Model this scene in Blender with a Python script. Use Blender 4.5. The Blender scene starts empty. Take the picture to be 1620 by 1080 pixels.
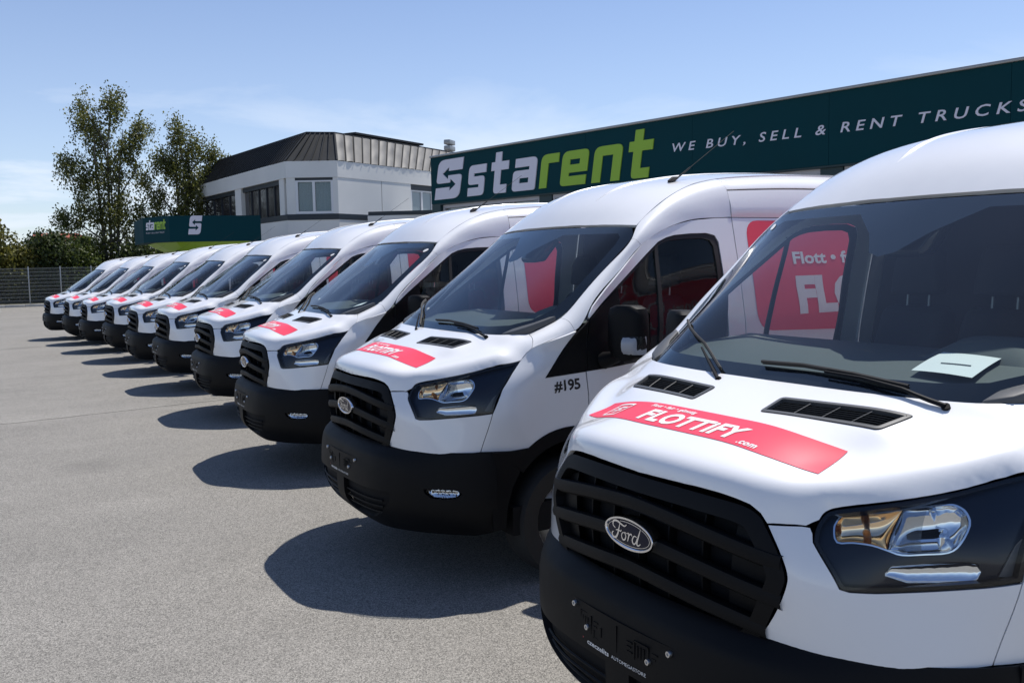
import bpy, bmesh, math, random
import numpy as np
from mathutils import Vector, Matrix, Euler
from mathutils.geometry import delaunay_2d_cdt

# ------------------------------------------------------------------ camera, sky, sun, exposure
SC = bpy.context.scene
COL = SC.collection
PI = math.pi
cam_d = bpy.data.cameras.new('camera'); CAM = bpy.data.objects.new('camera', cam_d); COL.objects.link(CAM)
cam_d.sensor_width = 36; cam_d.lens = 1431.08/1620*36; cam_d.clip_end = 3000; cam_d.clip_start = .05
def _cam():
    yaw, pitch, roll = math.radians(239.0998), math.radians(-5.2447), math.radians(-1.1201)
    f = np.array([math.cos(yaw)*math.cos(pitch), math.sin(yaw)*math.cos(pitch), math.sin(pitch)])
    r = np.cross(f, [0, 0, 1]); r /= np.linalg.norm(r); u = np.cross(r, f)
    c, s = math.cos(roll), math.sin(roll)
    r2, u2 = c*r+s*u, -s*r+c*u
    M = Matrix.Identity(4)
    for i in range(3): M[i][0] = r2[i]; M[i][1] = u2[i]; M[i][2] = -f[i]
    M[0][3], M[1][3], M[2][3] = 1.6774, 2.1527, 1.8161
    CAM.matrix_world = M
_cam(); SC.camera = CAM
SUN_DIR = Vector((-.46, -.10, 1.0)).normalized()
sun_d = bpy.data.lights.new('sun', 'SUN'); sun_d.energy = 4.6; sun_d.angle = math.radians(.53); sun_d.color = (1, .955, .89)
SUN = bpy.data.objects.new('sun', sun_d); COL.objects.link(SUN); SUN.rotation_euler = SUN_DIR.to_track_quat('Z', 'Y').to_euler(); SUN.location = (0, 0, 40)
def _world():
    w = bpy.data.worlds.new('World'); SC.world = w; w.use_nodes = True; N = w.node_tree.nodes; L = w.node_tree.links; N.clear()
    def nd(t, **k):
        n = N.new(t)
        for a, b in k.items(): setattr(n, a, b)
        return n
    def mth(op, a, b=None, c=None):
        n = nd('ShaderNodeMath', operation=op)
        for i, v in enumerate((a, b, c)):
            if v is None: continue
            if isinstance(v, (int, float)): n.inputs[i].default_value = v
            else: L.new(v, n.inputs[i])
        return n.outputs[0]
    out = nd('ShaderNodeOutputWorld'); bg = nd('ShaderNodeBackground'); bg.inputs[1].default_value = .10
    sky = nd('ShaderNodeTexSky', sky_type='NISHITA'); sky.sun_disc = False
    sky.sun_elevation = math.asin(SUN_DIR.z); sky.sun_rotation = math.atan2(SUN_DIR.x, SUN_DIR.y)
    sky.air_density = 1.0; sky.dust_density = .25; sky.ozone_density = 2.2; sky.altitude = 400
    tc = nd('ShaderNodeTexCoord'); sp = nd('ShaderNodeSeparateXYZ'); L.new(tc.outputs['Generated'], sp.inputs[0])
    X, Y, Z = sp.outputs
    zz = mth('ADD', mth('MAXIMUM', Z, 0), .09)
    cb = nd('ShaderNodeCombineXYZ'); L.new(mth('DIVIDE', X, zz), cb.inputs[0]); L.new(mth('DIVIDE', Y, zz), cb.inputs[1]); cb.inputs[2].default_value = 9.3
    n1 = nd('ShaderNodeTexNoise'); n1.inputs['Scale'].default_value = .55; n1.inputs['Detail'].default_value = 7; n1.inputs['Roughness'].default_value = .58; n1.inputs['Distortion'].default_value = .5
    L.new(cb.outputs[0], n1.inputs['Vector'])
    mr = nd('ShaderNodeMapRange'); mr.inputs[1].default_value = .37; mr.inputs[2].default_value = .60; mr.interpolation_type = 'SMOOTHSTEP'; L.new(n1.outputs[0], mr.inputs[0])
    el = nd('ShaderNodeMapRange'); el.inputs[1].default_value = .25; el.inputs[2].default_value = .06; el.inputs[3].default_value = .10; el.inputs[4].default_value = 1; el.interpolation_type = 'SMOOTHSTEP'; L.new(Z, el.inputs[0])
    cov = mth('MULTIPLY', mth('MULTIPLY', mr.outputs[0], el.outputs[0]), .8)
    # thin veil of high haze over everything, thicker towards the horizon
    vl = nd('ShaderNodeMapRange'); vl.inputs[1].default_value = .42; vl.inputs[2].default_value = 0; vl.inputs[3].default_value = .0; vl.inputs[4].default_value = .38; L.new(Z, vl.inputs[0])
    cov2 = mth('MAXIMUM', cov, mth('MULTIPLY', vl.outputs[0], .9))
    mx = nd('ShaderNodeMix', data_type='RGBA'); L.new(cov2, mx.inputs[0]); hs = nd('ShaderNodeMix', data_type='RGBA', blend_type='MULTIPLY'); hs.inputs[0].default_value = 1; L.new(sky.outputs[0], hs.inputs[6]); hs.inputs[7].default_value = (.93, .98, 1.13, 1); L.new(hs.outputs[2], mx.inputs[6]); mx.inputs[7].default_value = (7.4, 8.1, 9.2, 1)
    L.new(mx.outputs[2], bg.inputs[0]); L.new(bg.outputs[0], out.inputs[0])
_world()
SC.view_settings.view_transform = 'Standard'; SC.view_settings.look = 'None'; SC.view_settings.gamma = 1; SC.view_settings.use_curve_mapping = False
SC.view_settings.exposure = 0.25
SC.cycles.max_bounces = 10; SC.cycles.transparent_max_bounces = 24; SC.cycles.transmission_bounces = 6; SC.cycles.glossy_bounces = 5; SC.cycles.diffuse_bounces = 4
SC.cycles.sample_clamp_indirect = 6; SC.cycles.caustics_reflective = False; SC.cycles.caustics_refractive = False

# ------------------------------------------------------------------ materials
def mat(name, col, rough=.5, metal=0, coat=0, spec=.5, emis=None, var=0, vscale=8, bump=0, bscale=60, bdist=.002, trans=0):
    m = bpy.data.materials.new(name); m.use_nodes = True; N = m.node_tree.nodes; L = m.node_tree.links
    b = N['Principled BSDF']; b.inputs['Base Color'].default_value = (*col, 1); b.inputs['Roughness'].default_value = rough
    b.inputs['Metallic'].default_value = metal; b.inputs['Coat Weight'].default_value = coat; b.inputs['Coat Roughness'].default_value = .04
    b.inputs['Specular IOR Level'].default_value = spec
    tc = N.new('ShaderNodeTexCoord')
    if var:
        n = N.new('ShaderNodeTexNoise'); n.inputs['Scale'].default_value = vscale; n.inputs['Detail'].default_value = 5; L.new(tc.outputs['Object'], n.inputs['Vector'])
        r = N.new('ShaderNodeValToRGB'); r.color_ramp.elements[0].position = .3; r.color_ramp.elements[1].position = .75
        r.color_ramp.elements[0].color = (*[c*(1-var) for c in col], 1); r.color_ramp.elements[1].color = (*[min(1, c*(1+var)) for c in col], 1)
        L.new(n.outputs[0], r.inputs[0]); L.new(r.outputs[0], b.inputs['Base Color'])
        q = N.new('ShaderNodeMapRange'); q.inputs[3].default_value = rough*.85; q.inputs[4].default_value = min(1, rough*1.2); L.new(n.outputs[0], q.inputs[0]); L.new(q.outputs[0], b.inputs['Roughness'])
    if bump:
        n = N.new('ShaderNodeTexNoise'); n.inputs['Scale'].default_value = bscale; n.inputs['Detail'].default_value = 4; L.new(tc.outputs['Object'], n.inputs['Vector'])
        bp = N.new('ShaderNodeBump'); bp.inputs['Strength'].default_value = bump; bp.inputs['Distance'].default_value = bdist; L.new(n.outputs[0], bp.inputs['Height']); L.new(bp.outputs[0], b.inputs['Normal'])
    return m
def glass(name, tint, ior=1.45, gl=(1, 1, 1), rough=.0, dirt=0):
    m = bpy.data.materials.new(name); m.use_nodes = True; N = m.node_tree.nodes; L = m.node_tree.links; N.clear()
    o = N.new('ShaderNodeOutputMaterial'); t = N.new('ShaderNodeBsdfTransparent'); t.inputs[0].default_value = (*tint, 1)
    g = N.new('ShaderNodeBsdfGlossy'); g.inputs[0].default_value = (*gl, 1); g.inputs['Roughness'].default_value = rough
    f = N.new('ShaderNodeFresnel'); ge = N.new('ShaderNodeNewGeometry'); io = N.new('ShaderNodeMapRange'); io.inputs[3].default_value = ior; io.inputs[4].default_value = 1/ior; L.new(ge.outputs['Backfacing'], io.inputs[0]); L.new(io.outputs[0], f.inputs[0]); x = N.new('ShaderNodeMixShader')
    L.new(f.outputs[0], x.inputs[0]); L.new(t.outputs[0], x.inputs[1]); L.new(g.outputs[0], x.inputs[2])
    last = x
    if dirt:
        d = N.new('ShaderNodeBsdfDiffuse'); d.inputs[0].default_value = (.5, .5, .48, 1); y = N.new('ShaderNodeMixShader')
        tc = N.new('ShaderNodeTexCoord'); n = N.new('ShaderNodeTexNoise'); n.inputs['Scale'].default_value = 5; n.inputs['Detail'].default_value = 6; L.new(tc.outputs['Object'], n.inputs['Vector'])
        q = N.new('ShaderNodeMapRange'); q.inputs[3].default_value = dirt*.4; q.inputs[4].default_value = dirt*1.6; L.new(n.outputs[0], q.inputs[0])
        L.new(q.outputs[0], y.inputs[0]); L.new(x.outputs[0], y.inputs[1]); L.new(d.outputs[0], y.inputs[2]); last = y
    L.new(last.outputs[0], o.inputs[0])
    return m
M = dict(
 white=mat('white_paint', (.80, .80, .80), .32, coat=1, var=.015, vscale=3),
 plastic=mat('black_plastic', (.0042, .0044, .0052), .55, bump=.10, bscale=260, bdist=.0004, spec=.17, var=.12, vscale=6),
 gloss=mat('gloss_black', (.006, .006, .007), .2, spec=.3),
 dark=mat('dark_liner', (.008, .008, .009), .8, spec=.2),
 navy=mat('lamp_housing', (.006, .009, .018), .22, spec=.3),
 chrome=mat('chrome', (.82, .83, .85), .07, metal=1),
 reflector=mat('lamp_reflector', (.80, .81, .82), .07, metal=1),
 gold=mat('amber_reflection_tint', (.92, .70, .46), .10, metal=1), ribbed=glass('ribbed_glass', (.62, .65, .68), 1.5, rough=.18, dirt=.10),  # gold: the bulb's amber reflection put into the bowl colour
 lens=glass('lamp_lens', (.95, .97, .98), 1.33),
 fluted=glass('fluted_lens', (.8, .82, .85), 1.5, rough=.25),
 glass=glass('windscreen_glass', (.74, .82, .83), 1.50, dirt=.006),
 sglass=glass('side_glass', (.72, .77, .77), 1.30),
 frit=mat('black_frit', (.010, .012, .016), .10),
 rubber=mat('rubber', (.012, .012, .012), .7),
 tyre=mat('tyre_rubber', (.018, .018, .018), .8, bump=.3, bscale=120),
 rim=mat('wheel_steel', (.35, .36, .37), .4, metal=.8),
 dash=mat('dashboard_plastic', (.075, .085, .082), .6, bump=.2, bscale=400),
 seat=mat('seat_fabric', (.022, .024, .028), .9, var=.2, vscale=60),
 red=mat('red_vinyl', (.80, .055, .095), .38, var=.03, vscale=4),
 wvinyl=mat('white_vinyl', (.80, .79, .77), .4),
 black=mat('black_vinyl', (.01, .01, .01), .45),
 paper=mat('paper', (.80, .80, .77), .8, var=.02),
 ink=mat('printed_ink', (.06, .07, .09), .8),
 navyenamel=mat('badge_enamel', (.004, .007, .024), .16, spec=.25),
 amber=mat('amber_bulb', (.6, .2, .03), .25),
 grey=mat('grey_plastic', (.075, .077, .078), .45), lampw=mat('lamp_white', (.55, .55, .56), .25),
 galvs=mat('satin_rod', (.25, .26, .27), .35, metal=.7),
 steel=mat('steel', (.55, .56, .57), .35, metal=1),
)

# ------------------------------------------------------------------ generic helpers
def tag(o, label=None, cat=None, group=None, kind=None):
    if label: o['label'] = label
    if cat: o['category'] = cat
    if group: o['group'] = group
    if kind: o['kind'] = kind
    return o
def empty(name, loc=(0, 0, 0), rz=0):
    o = bpy.data.objects.new(name, None); COL.objects.link(o); o.location = loc; o.rotation_euler = (0, 0, rz); o.empty_display_size = .2
    return o
def mk(name, V, F, m, parent=None, smooth=False, normals=None):
    me = bpy.data.meshes.new(name); me.from_pydata([tuple(map(float, v)) for v in V], [], F); me.update()
    for mm in (m if isinstance(m, (list, tuple)) else [m]): me.materials.append(mm)
    if smooth: me.polygons.foreach_set('use_smooth', [True]*len(me.polygons))
    if normals is not None: me.normals_split_custom_set_from_vertices([tuple(map(float, n)) for n in normals])
    o = bpy.data.objects.new(name, me); COL.objects.link(o)
    if parent: o.parent = parent
    return o
class MB:
    """collects simple shapes into one mesh"""
    def __init__(s): s.v = []; s.f = []
    def add(s, V, F):
        n = len(s.v); s.v += [tuple(map(float, p)) for p in V]; s.f += [[i+n for i in f] for f in F]; return s
    def box(s, a, b, Mx=None):
        (x0, y0, z0), (x1, y1, z1) = a, b
        V = [(x0, y0, z0), (x1, y0, z0), (x1, y1, z0), (x0, y1, z0), (x0, y0, z1), (x1, y0, z1), (x1, y1, z1), (x0, y1, z1)]
        if Mx is not None: V = [Mx @ Vector(p) for p in V]
        return s.add(V, [(3, 2, 1, 0), (4, 5, 6, 7), (0, 1, 5, 4), (1, 2, 6, 5), (2, 3, 7, 6), (3, 0, 4, 7)])
    def prism(s, poly, z0, z1, fn=None):
        n = len(poly); V = [(x, y, z0) for x, y in poly]+[(x, y, z1) for x, y in poly]
        if fn: V = [fn(*p) for p in V]
        return s.add(V, [tuple(range(n))[::-1], tuple(range(n, 2*n))]+[(i, (i+1) % n, n+(i+1) % n, n+i) for i in range(n)])
    def tube(s, pts, r, n=8, cap=True):
        P = [Vector(p) for p in pts]; rr = r if hasattr(r, '__len__') else [r]*len(P); rings = []
        d0 = (P[1]-P[0]).normalized(); a = d0.orthogonal().normalized()
        for i, p in enumerate(P):
            d = ((P[min(i+1, len(P)-1)]-P[max(i-1, 0)])).normalized(); a = (a-d*a.dot(d)).normalized(); b = d.cross(a)
            rings.append([p+(a*math.cos(2*PI*k/n)+b*math.sin(2*PI*k/n))*rr[i] for k in range(n)])
        V = [q for rg in rings for q in rg]; F = []
        for i in range(len(P)-1):
            for k in range(n): F.append((i*n+k, i*n+(k+1) % n, (i+1)*n+(k+1) % n, (i+1)*n+k))
        if cap: F += [tuple(range(n))[::-1], tuple(range((len(P)-1)*n, len(P)*n))]
        return s.add(V, F)
    def lathe(s, prof, c, axis='y', n=24):
        """prof: list of (radius, offset along axis)"""
        V = []
        for r, h in prof:
            for k in range(n):
                a, b = r*math.cos(2*PI*k/n), r*math.sin(2*PI*k/n)
                V.append({'y': (c[0]+a, c[1]+h, c[2]+b), 'z': (c[0]+a, c[1]+b, c[2]+h), 'x': (c[0]+h, c[1]+a, c[2]+b)}[axis])
        F = [(i*n+k, i*n+(k+1) % n, (i+1)*n+(k+1) % n, (i+1)*n+k) for i in range(len(prof)-1) for k in range(n)]
        return s.add(V, F)
    def obj(s, name, m, parent=None, smooth=False, bevel=0, seg=2, recalc=True):
        o = mk(name, s.v, s.f, m, parent, smooth)
        bm = bmesh.new(); bm.from_mesh(o.data)
        if recalc: bmesh.ops.recalc_face_normals(bm, faces=bm.faces)
        if bevel:
            es = [e for e in bm.edges if len(e.link_faces) == 2 and e.calc_face_angle(0) > .5]
            bmesh.ops.bevel(bm, geom=es, offset=bevel, segments=seg, affect='EDGES', profile=.5, clamp_overlap=True)
        bm.to_mesh(o.data); bm.free()
        if bevel or smooth:
            o.data.polygons.foreach_set('use_smooth', [True]*len(o.data.polygons))
            o.data.set_sharp_from_angle(angle=math.radians(40))
        return o
def rpoly(P, seg=5):
    """polygon with per-vertex corner radius (x,y[,r]) -> points"""
    out = []; n = len(P)
    for i, p in enumerate(P):
        r = p[2] if len(p) > 2 else 0; b = Vector(p[:2])
        if r <= 0: out.append(tuple(b)); continue
        a = Vector(P[i-1][:2])-b; c = Vector(P[(i+1) % n][:2])-b; la, lc = a.length, c.length; a.normalize(); c.normalize()
        t = min(r, la*.49, lc*.49)
        for k in range(seg+1):
            w = k/seg; q = b+a*t*(1-w)**2+c*t*w**2; out.append(tuple(q))
    return out
def resample(P, step, closed=True):
    out = []; n = len(P)
    for i in range(n if closed else n-1):
        a = np.array(P[i][:2], float); b = np.array(P[(i+1) % n][:2], float); k = max(1, int(np.ceil(np.linalg.norm(b-a)/step)))
        out += [tuple(a+(b-a)*j/k) for j in range(k)]
    if not closed: out.append(tuple(P[-1][:2]))
    return out
def smoothpoly(P, n=6, closed=False):
    """Catmull-Rom through points"""
    P = [np.array(p, float) for p in P]; out = []; m = len(P)
    for i in range(m if closed else m-1):
        p0, p1, p2, p3 = (P[(i-1) % m], P[i], P[(i+1) % m], P[(i+2) % m]) if closed else (P[max(i-1, 0)], P[i], P[i+1], P[min(i+2, m-1)])
        for k in range(n):
            t = k/n; out.append(tuple(.5*((2*p1)+(-p0+p2)*t+(2*p0-5*p1+4*p2-p3)*t*t+(-p0+3*p1-3*p2+p3)*t**3)))
    if not closed: out.append(tuple(P[-1]))
    return out
def area(P): return .5*sum(P[i-1][0]*P[i][1]-P[i][0]*P[i-1][1] for i in range(len(P)))
def inpoly(X, P):
    X = np.asarray(X); r = np.zeros(len(X), bool); P = np.asarray(P); Q = np.roll(P, 1, 0)
    for (x1, y1), (x0, y0) in zip(P, Q):
        c = (y1 > X[:, 1]) != (y0 > X[:, 1])
        if c.any(): r ^= c & (X[:, 0] < (x0-x1)*(X[:, 1]-y1)/((y0-y1) if y0 != y1 else 1e-12)+x1)
    return r
def inset(P, d):
    if area(P) < 0: P = P[::-1]
    n = len(P); out = []
    for i in range(n):
        a = np.array(P[i-1]); b = np.array(P[i]); c = np.array(P[(i+1) % n]); e1 = b-a; e2 = c-b
        e1 = e1/max(np.linalg.norm(e1), 1e-9); e2 = e2/max(np.linalg.norm(e2), 1e-9); m = np.array([-e1[1]-e2[1], e1[0]+e2[0]]); L = np.linalg.norm(m)
        if L < 1e-6: out.append(tuple(b)); continue
        m /= L; out.append(tuple(b+m*d/max(.5, abs(m@np.array([-e1[1], e1[0]])))))
    return out
def distseg(X, P):
    X = np.asarray(X); d = np.full(len(X), 1e9); P = np.asarray(P)
    for a, b in zip(P, np.roll(P, -1, 0)):
        e = b-a; t = np.clip(((X-a)@e)/max(e@e, 1e-12), 0, 1); d = np.minimum(d, np.linalg.norm(X-a-t[:, None]*e, axis=1))
    return d
def cdt(outer, holes=(), step=.03):
    """triangulate polygon (with holes) with an interior grid; returns pts, tris, loops(list of index lists)"""
    loops = []; pts = []; edges = []
    for P in [outer]+list(holes):
        i0 = len(pts); pts += [tuple(p) for p in P]; k = len(P); loops.append(list(range(i0, i0+k))); edges += [(i0+i, i0+(i+1) % k) for i in range(k)]
    A = np.array(outer); lo, hi = A.min(0), A.max(0)
    if step:
        gx = np.arange(lo[0]+step/2, hi[0], step); gy = np.arange(lo[1]+step/2, hi[1], step)
        if len(gx) and len(gy):
            G = np.array([(x+(step*.5 if j % 2 else 0), y) for j, y in enumerate(gy) for x in gx])
            k = inpoly(G, outer)
            for h in holes: k &= ~inpoly(G, h)
            G = G[k]
            if len(G):
                d = distseg(G, outer)
                for h in holes: d = np.minimum(d, distseg(G, h))
                pts += [tuple(p) for p in G[d > step*.45]]
    n0 = len(pts)
    v, e, f, ov, oe, of = delaunay_2d_cdt([Vector(p) for p in pts], edges, [], 0, 1e-7)
    v = np.array([tuple(p) for p in v]); f = [t for t in f]
    mp = {}
    for i, o in enumerate(ov):
        for q in o: mp[q] = i
    c = np.array([v[list(t)].mean(0) for t in f]); k = inpoly(c, outer)
    for h in holes: k &= ~inpoly(c, h)
    return v, [f[i] for i in range(len(f)) if k[i]], [[mp[i] for i in l] for l in loops]
def surfpt(S, ab, off=0, mirror=False, ctr=(-2.0, 0, .6)):
    ab = np.asarray(ab, float); a, b = ab[:, 0], ab[:, 1]; P = S(a, b); e = 2e-4
    n = np.cross(S(a+e, b)-S(a-e, b), S(a, b+e)-S(a, b-e)); n /= np.maximum(np.linalg.norm(n, axis=1, keepdims=True), 1e-12)
    if (n*(P-np.array(ctr))).sum() < 0: n = -n
    o = off if np.isscalar(off) else np.asarray(off)[:, None]
    P = P+n*o
    if mirror: P = P*np.array([1, -1, 1]); n = n*np.array([1, -1, 1])
    return P, n
def panel(name, outer, S, m, step=.03, parent=None, holes=(), off=0, flange=.012, ins=.0015, mirror=False, fstep=None, fmat=None, offf=None):
    """curved sheet on surface S bounded by an outline in its parameters, edges turned inwards by flange"""
    fs = fstep or step
    outer = resample(inset(outer, ins) if ins else (outer if area(outer) > 0 else outer[::-1]), fs)
    hs = [resample(inset(h, -ins) if ins else h, fs) for h in holes]
    v, T, loops = cdt(outer, hs, step)
    o_ = off if offf is None else off+offf(v)
    P, N = surfpt(S, v, o_, mirror)
    if offf is not None:
        e = 3e-4; A, _ = surfpt(S, v+[e, 0], off+offf(v+[e, 0]), mirror); B, _ = surfpt(S, v+[0, e], off+offf(v+[0, e]), mirror)
        n2 = np.cross(A-P, B-P); n2 /= np.maximum(np.linalg.norm(n2, axis=1, keepdims=True), 1e-12); s = np.sign((n2*N).sum(1)); s[s == 0] = 1; N = n2*s[:, None]
    tri = np.array(T); fn = np.cross(P[tri[:, 1]]-P[tri[:, 0]], P[tri[:, 2]]-P[tri[:, 0]]); flip = (fn*N[tri[:, 0]]).sum(1) < 0
    F = [tuple(t[::-1]) if fl else tuple(t) for t, fl in zip(T, flip)]
    V = [tuple(p) for p in P]; NN = [tuple(n) for n in N]
    nf = len(F)
    if flange:
        for lp in loops:
            k = len(lp); base = len(V); p = P[lp]; n = N[lp]; t = np.roll(p, -1, 0)-np.roll(p, 1, 0); on = np.cross(t, n); on /= np.maximum(np.linalg.norm(on, axis=1, keepdims=True), 1e-12)
            c = np.array(v)[lp]
            # outward = away from the panel interior: compare with adjacent triangle centroid
            cen = P.mean(0)
            V += [tuple(q) for q in p]+[tuple(q) for q in p-n*flange]; 
            sgn = 1
            NN += [tuple(q) for q in on*sgn]*2
            for i in range(k): F.append((base+i, base+(i+1) % k, base+k+(i+1) % k, base+k+i))
    me = bpy.data.meshes.new(name); me.from_pydata(V, [], F); me.update()
    for mm in ([m, fmat] if fmat else [m]): me.materials.append(mm)
    me.polygons.foreach_set('use_smooth', [True]*len(F))
    if fmat:
        idx = np.zeros(len(F), dtype=np.int32); idx[nf:] = 1; me.polygons.foreach_set('material_index', idx)
    if flange:  # make flange normals agree with face winding
        NN = np.array(NN); 
        for pl in me.polygons:
            if pl.index >= nf:
                q = np.array(pl.normal)
                for i in pl.vertices:
                    if NN[i]@q < 0: NN[i] = -NN[i]
    me.normals_split_custom_set_from_vertices([tuple(map(float, n)) for n in NN])
    o = bpy.data.objects.new(name, me); COL.objects.link(o)
    if parent: o.parent = parent
    return o
def both(name, outer, S, m, parent, **k):
    return [panel(name, outer, S, m, parent=parent, **k), panel(name, outer, S, m, parent=parent, mirror=True, **k)]
# ---- lettering
def text2d(s, size=1, shear=0, bold=0, space=1, sub=0):
    c = bpy.data.curves.new('lettering', 'FONT'); c.body = s; c.size = size; c.shear = shear; c.offset = bold; c.space_character = space; c.resolution_u = 3
    o = bpy.data.objects.new('lettering', c); COL.objects.link(o); dg = bpy.context.evaluated_depsgraph_get(); me = o.evaluated_get(dg).to_mesh()
    bm = bmesh.new(); bm.from_mesh(me); bpy.data.objects.remove(o); bpy.data.curves.remove(c)
    bmesh.ops.triangulate(bm, faces=bm.faces)
    if sub:
        for _ in range(4):
            es = [e for e in bm.edges if e.calc_length() > sub]
            if not es: break
            bmesh.ops.subdivide_edges(bm, edges=es, cuts=1); bmesh.ops.triangulate(bm, faces=bm.faces)
    bm.verts.ensure_lookup_table(); V = np.array([v.co[:2] for v in bm.verts]); F = [tuple(v.index for v in f.verts) for f in bm.faces]; bm.free()
    return V, F
def fit(V, x0, x1, y0, y1):
    lo, hi = V.min(0), V.max(0); return np.c_[x0+(V[:, 0]-lo[0])/(hi[0]-lo[0])*(x1-x0), y0+(V[:, 1]-lo[1])/(hi[1]-lo[1])*(y1-y0)]
def polymesh(polys, sub=0):
    """list of (outer, holes) -> V,F"""
    V = []; F = []
    for o, h in polys:
        v, f, _ = cdt(o if area(o) > 0 else o[::-1], h, sub)
        n = len(V); V += [tuple(p) for p in v]; F += [tuple(i+n for i in t) for t in f]
    return np.array(V), F

# ------------------------------------------------------------------ van body surfaces (measured from the photograph)
# ---------- splines ----------
def card(k):
    """natural cubic spline cardinal basis on knots k -> function x -> (N,len(k))"""
    k = np.asarray(k, float); n = len(k); h = np.diff(k)
    A = np.zeros((n, n)); B = np.zeros((n, n)); A[0, 0] = A[-1, -1] = 1
    for i in range(1, n-1):
        A[i, i-1] = h[i-1]; A[i, i] = 2*(h[i-1]+h[i]); A[i, i+1] = h[i]
        B[i, i-1] = 6/h[i-1]; B[i, i] = -6/h[i-1]-6/h[i]; B[i, i+1] = 6/h[i]
    M = np.linalg.solve(A, B)
    def f(x):
        x = np.atleast_1d(np.asarray(x, float)); xc = np.clip(x, k[0], k[-1])
        i = np.clip(np.searchsorted(k, xc)-1, 0, n-2); hh = h[i]; a = (k[i+1]-xc)/hh; b = (xc-k[i])/hh
        R = np.zeros((len(x), n)); r = np.arange(len(x))
        R[r, i] += a; R[r, i+1] += b
        R += ((a**3-a)*hh*hh/6)[:, None]*M[i]+((b**3-b)*hh*hh/6)[:, None]*M[i+1]
        # linear extrapolation
        for side, j, hj in ((x < k[0], 0, h[0]), (x > k[-1], n-2, h[-1])):
            if side.any():
                d = np.zeros(n); d[j] = -1/hj; d[j+1] = 1/hj
                d += (-hj/6*M[1] if j == 0 else hj/6*M[n-2])
                e = np.zeros(n); e[0 if j == 0 else -1] = 1
                R[side] = e+np.outer(x[side]-(k[0] if j == 0 else k[-1]), d)
        return R
    return f
def tps(P, V, lam=0.0):
    P = np.asarray(P, float); V = np.asarray(V, float); n = len(P)
    def U(r2): return np.where(r2 > 1e-12, r2*np.log(np.maximum(r2, 1e-12)), 0)
    K = U(((P[:, None]-P[None])**2).sum(-1))+np.diag(np.ones(n)*lam); Q = np.c_[np.ones(n), P]
    A = np.zeros((n+3, n+3)); A[:n, :n] = K; A[:n, n:] = Q; A[n:, :n] = Q.T
    w = np.linalg.solve(A, np.concatenate([V, np.zeros(3)]))
    def f(a, b):
        X = np.c_[np.ravel(a), np.ravel(b)]
        return U(((X[:, None]-P[None])**2).sum(-1))@w[:n]+w[n]+X@w[n+1:]
    return f
def sym(L): return [(x, s*y, z) for x, y, z in L for s in ((1,) if y == 0 else (1, -1))]
# ---------- side / front wrap surface W(s,z) ----------
ZK = [.40, .70, .85, .98, 1.10, 1.20, 1.30, 1.42, 1.55, 1.70, 1.89, 2.06]
TY = [.985, .992, .992, .992, .992, .989, .985, .976, .955, .928, .885, .848]
X1 = [-.50, -.50, -.50, -.50, -.53, -.60, -.70, -.85, -.95, -1.1, -1.3, -1.5]
SK = [0, .25, .45, .57, .72, .86, 1.0, 1.3, 1.6, 2.1, 2.8, 4.0, 6.2]
FR = {.40: [(-.03, 0), (-.045, .25), (-.10, .45), (-.13, .57), (-.205, .72), (-.335, .85), (-.5, .925)],
 .70: [(-.03, 0), (-.045, .25), (-.095, .45), (-.125, .57), (-.20, .72), (-.33, .85), (-.5, .925)],
 .85: [(-.02, 0), (-.035, .25), (-.085, .48), (-.125, .585), (-.205, .715), (-.34, .84), (-.5, .932)],
 .98: [(-.02, 0), (-.035, .25), (-.085, .50), (-.14, .60), (-.23, .72), (-.35, .83), (-.5, .936)],
 1.10: [(-.04, 0), (-.055, .25), (-.11, .475), (-.175, .56), (-.26, .70), (-.37, .82), (-.53, .928)],
 1.20: [(-.10, 0), (-.115, .25), (-.17, .45), (-.25, .56), (-.35, .70), (-.445, .805), (-.60, .915)],
 1.30: [(-.2, 0), (-.22, .25), (-.28, .45), (-.36, .58), (-.46, .71), (-.56, .81), (-.70, .905)]}
def dfun(x): return np.interp(-x, [.4, .5, .7, .85, 1.05, 1.2], [.058, .056, .045, .026, .004, 0])
_CX = np.zeros((len(SK), len(ZK))); _CY = np.zeros_like(_CX)
for j, z in enumerate(ZK):
    F0 = FR.get(z) or [(x-.0-(z-1.30)*1.25*.8, y) for x, y in FR[1.30]]
    for i in range(7): _CX[i, j], _CY[i, j] = F0[i]
    if z > 1.3: _CX[6, j] = X1[j]; _CY[6, j] = TY[j]-dfun(X1[j])
    for i in range(7, len(SK)):
        x = X1[j]-(SK[i]-1); _CX[i, j] = x; _CY[i, j] = TY[j]-dfun(x)
_bs = card(SK); _bz = card(ZK)
def W(s, z):
    B = _bs(s); C = _bz(z)
    return np.c_[np.einsum('ni,ij,nj->n', B, _CX, C), np.einsum('ni,ij,nj->n', B, _CY, C), np.atleast_1d(z)]
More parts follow.
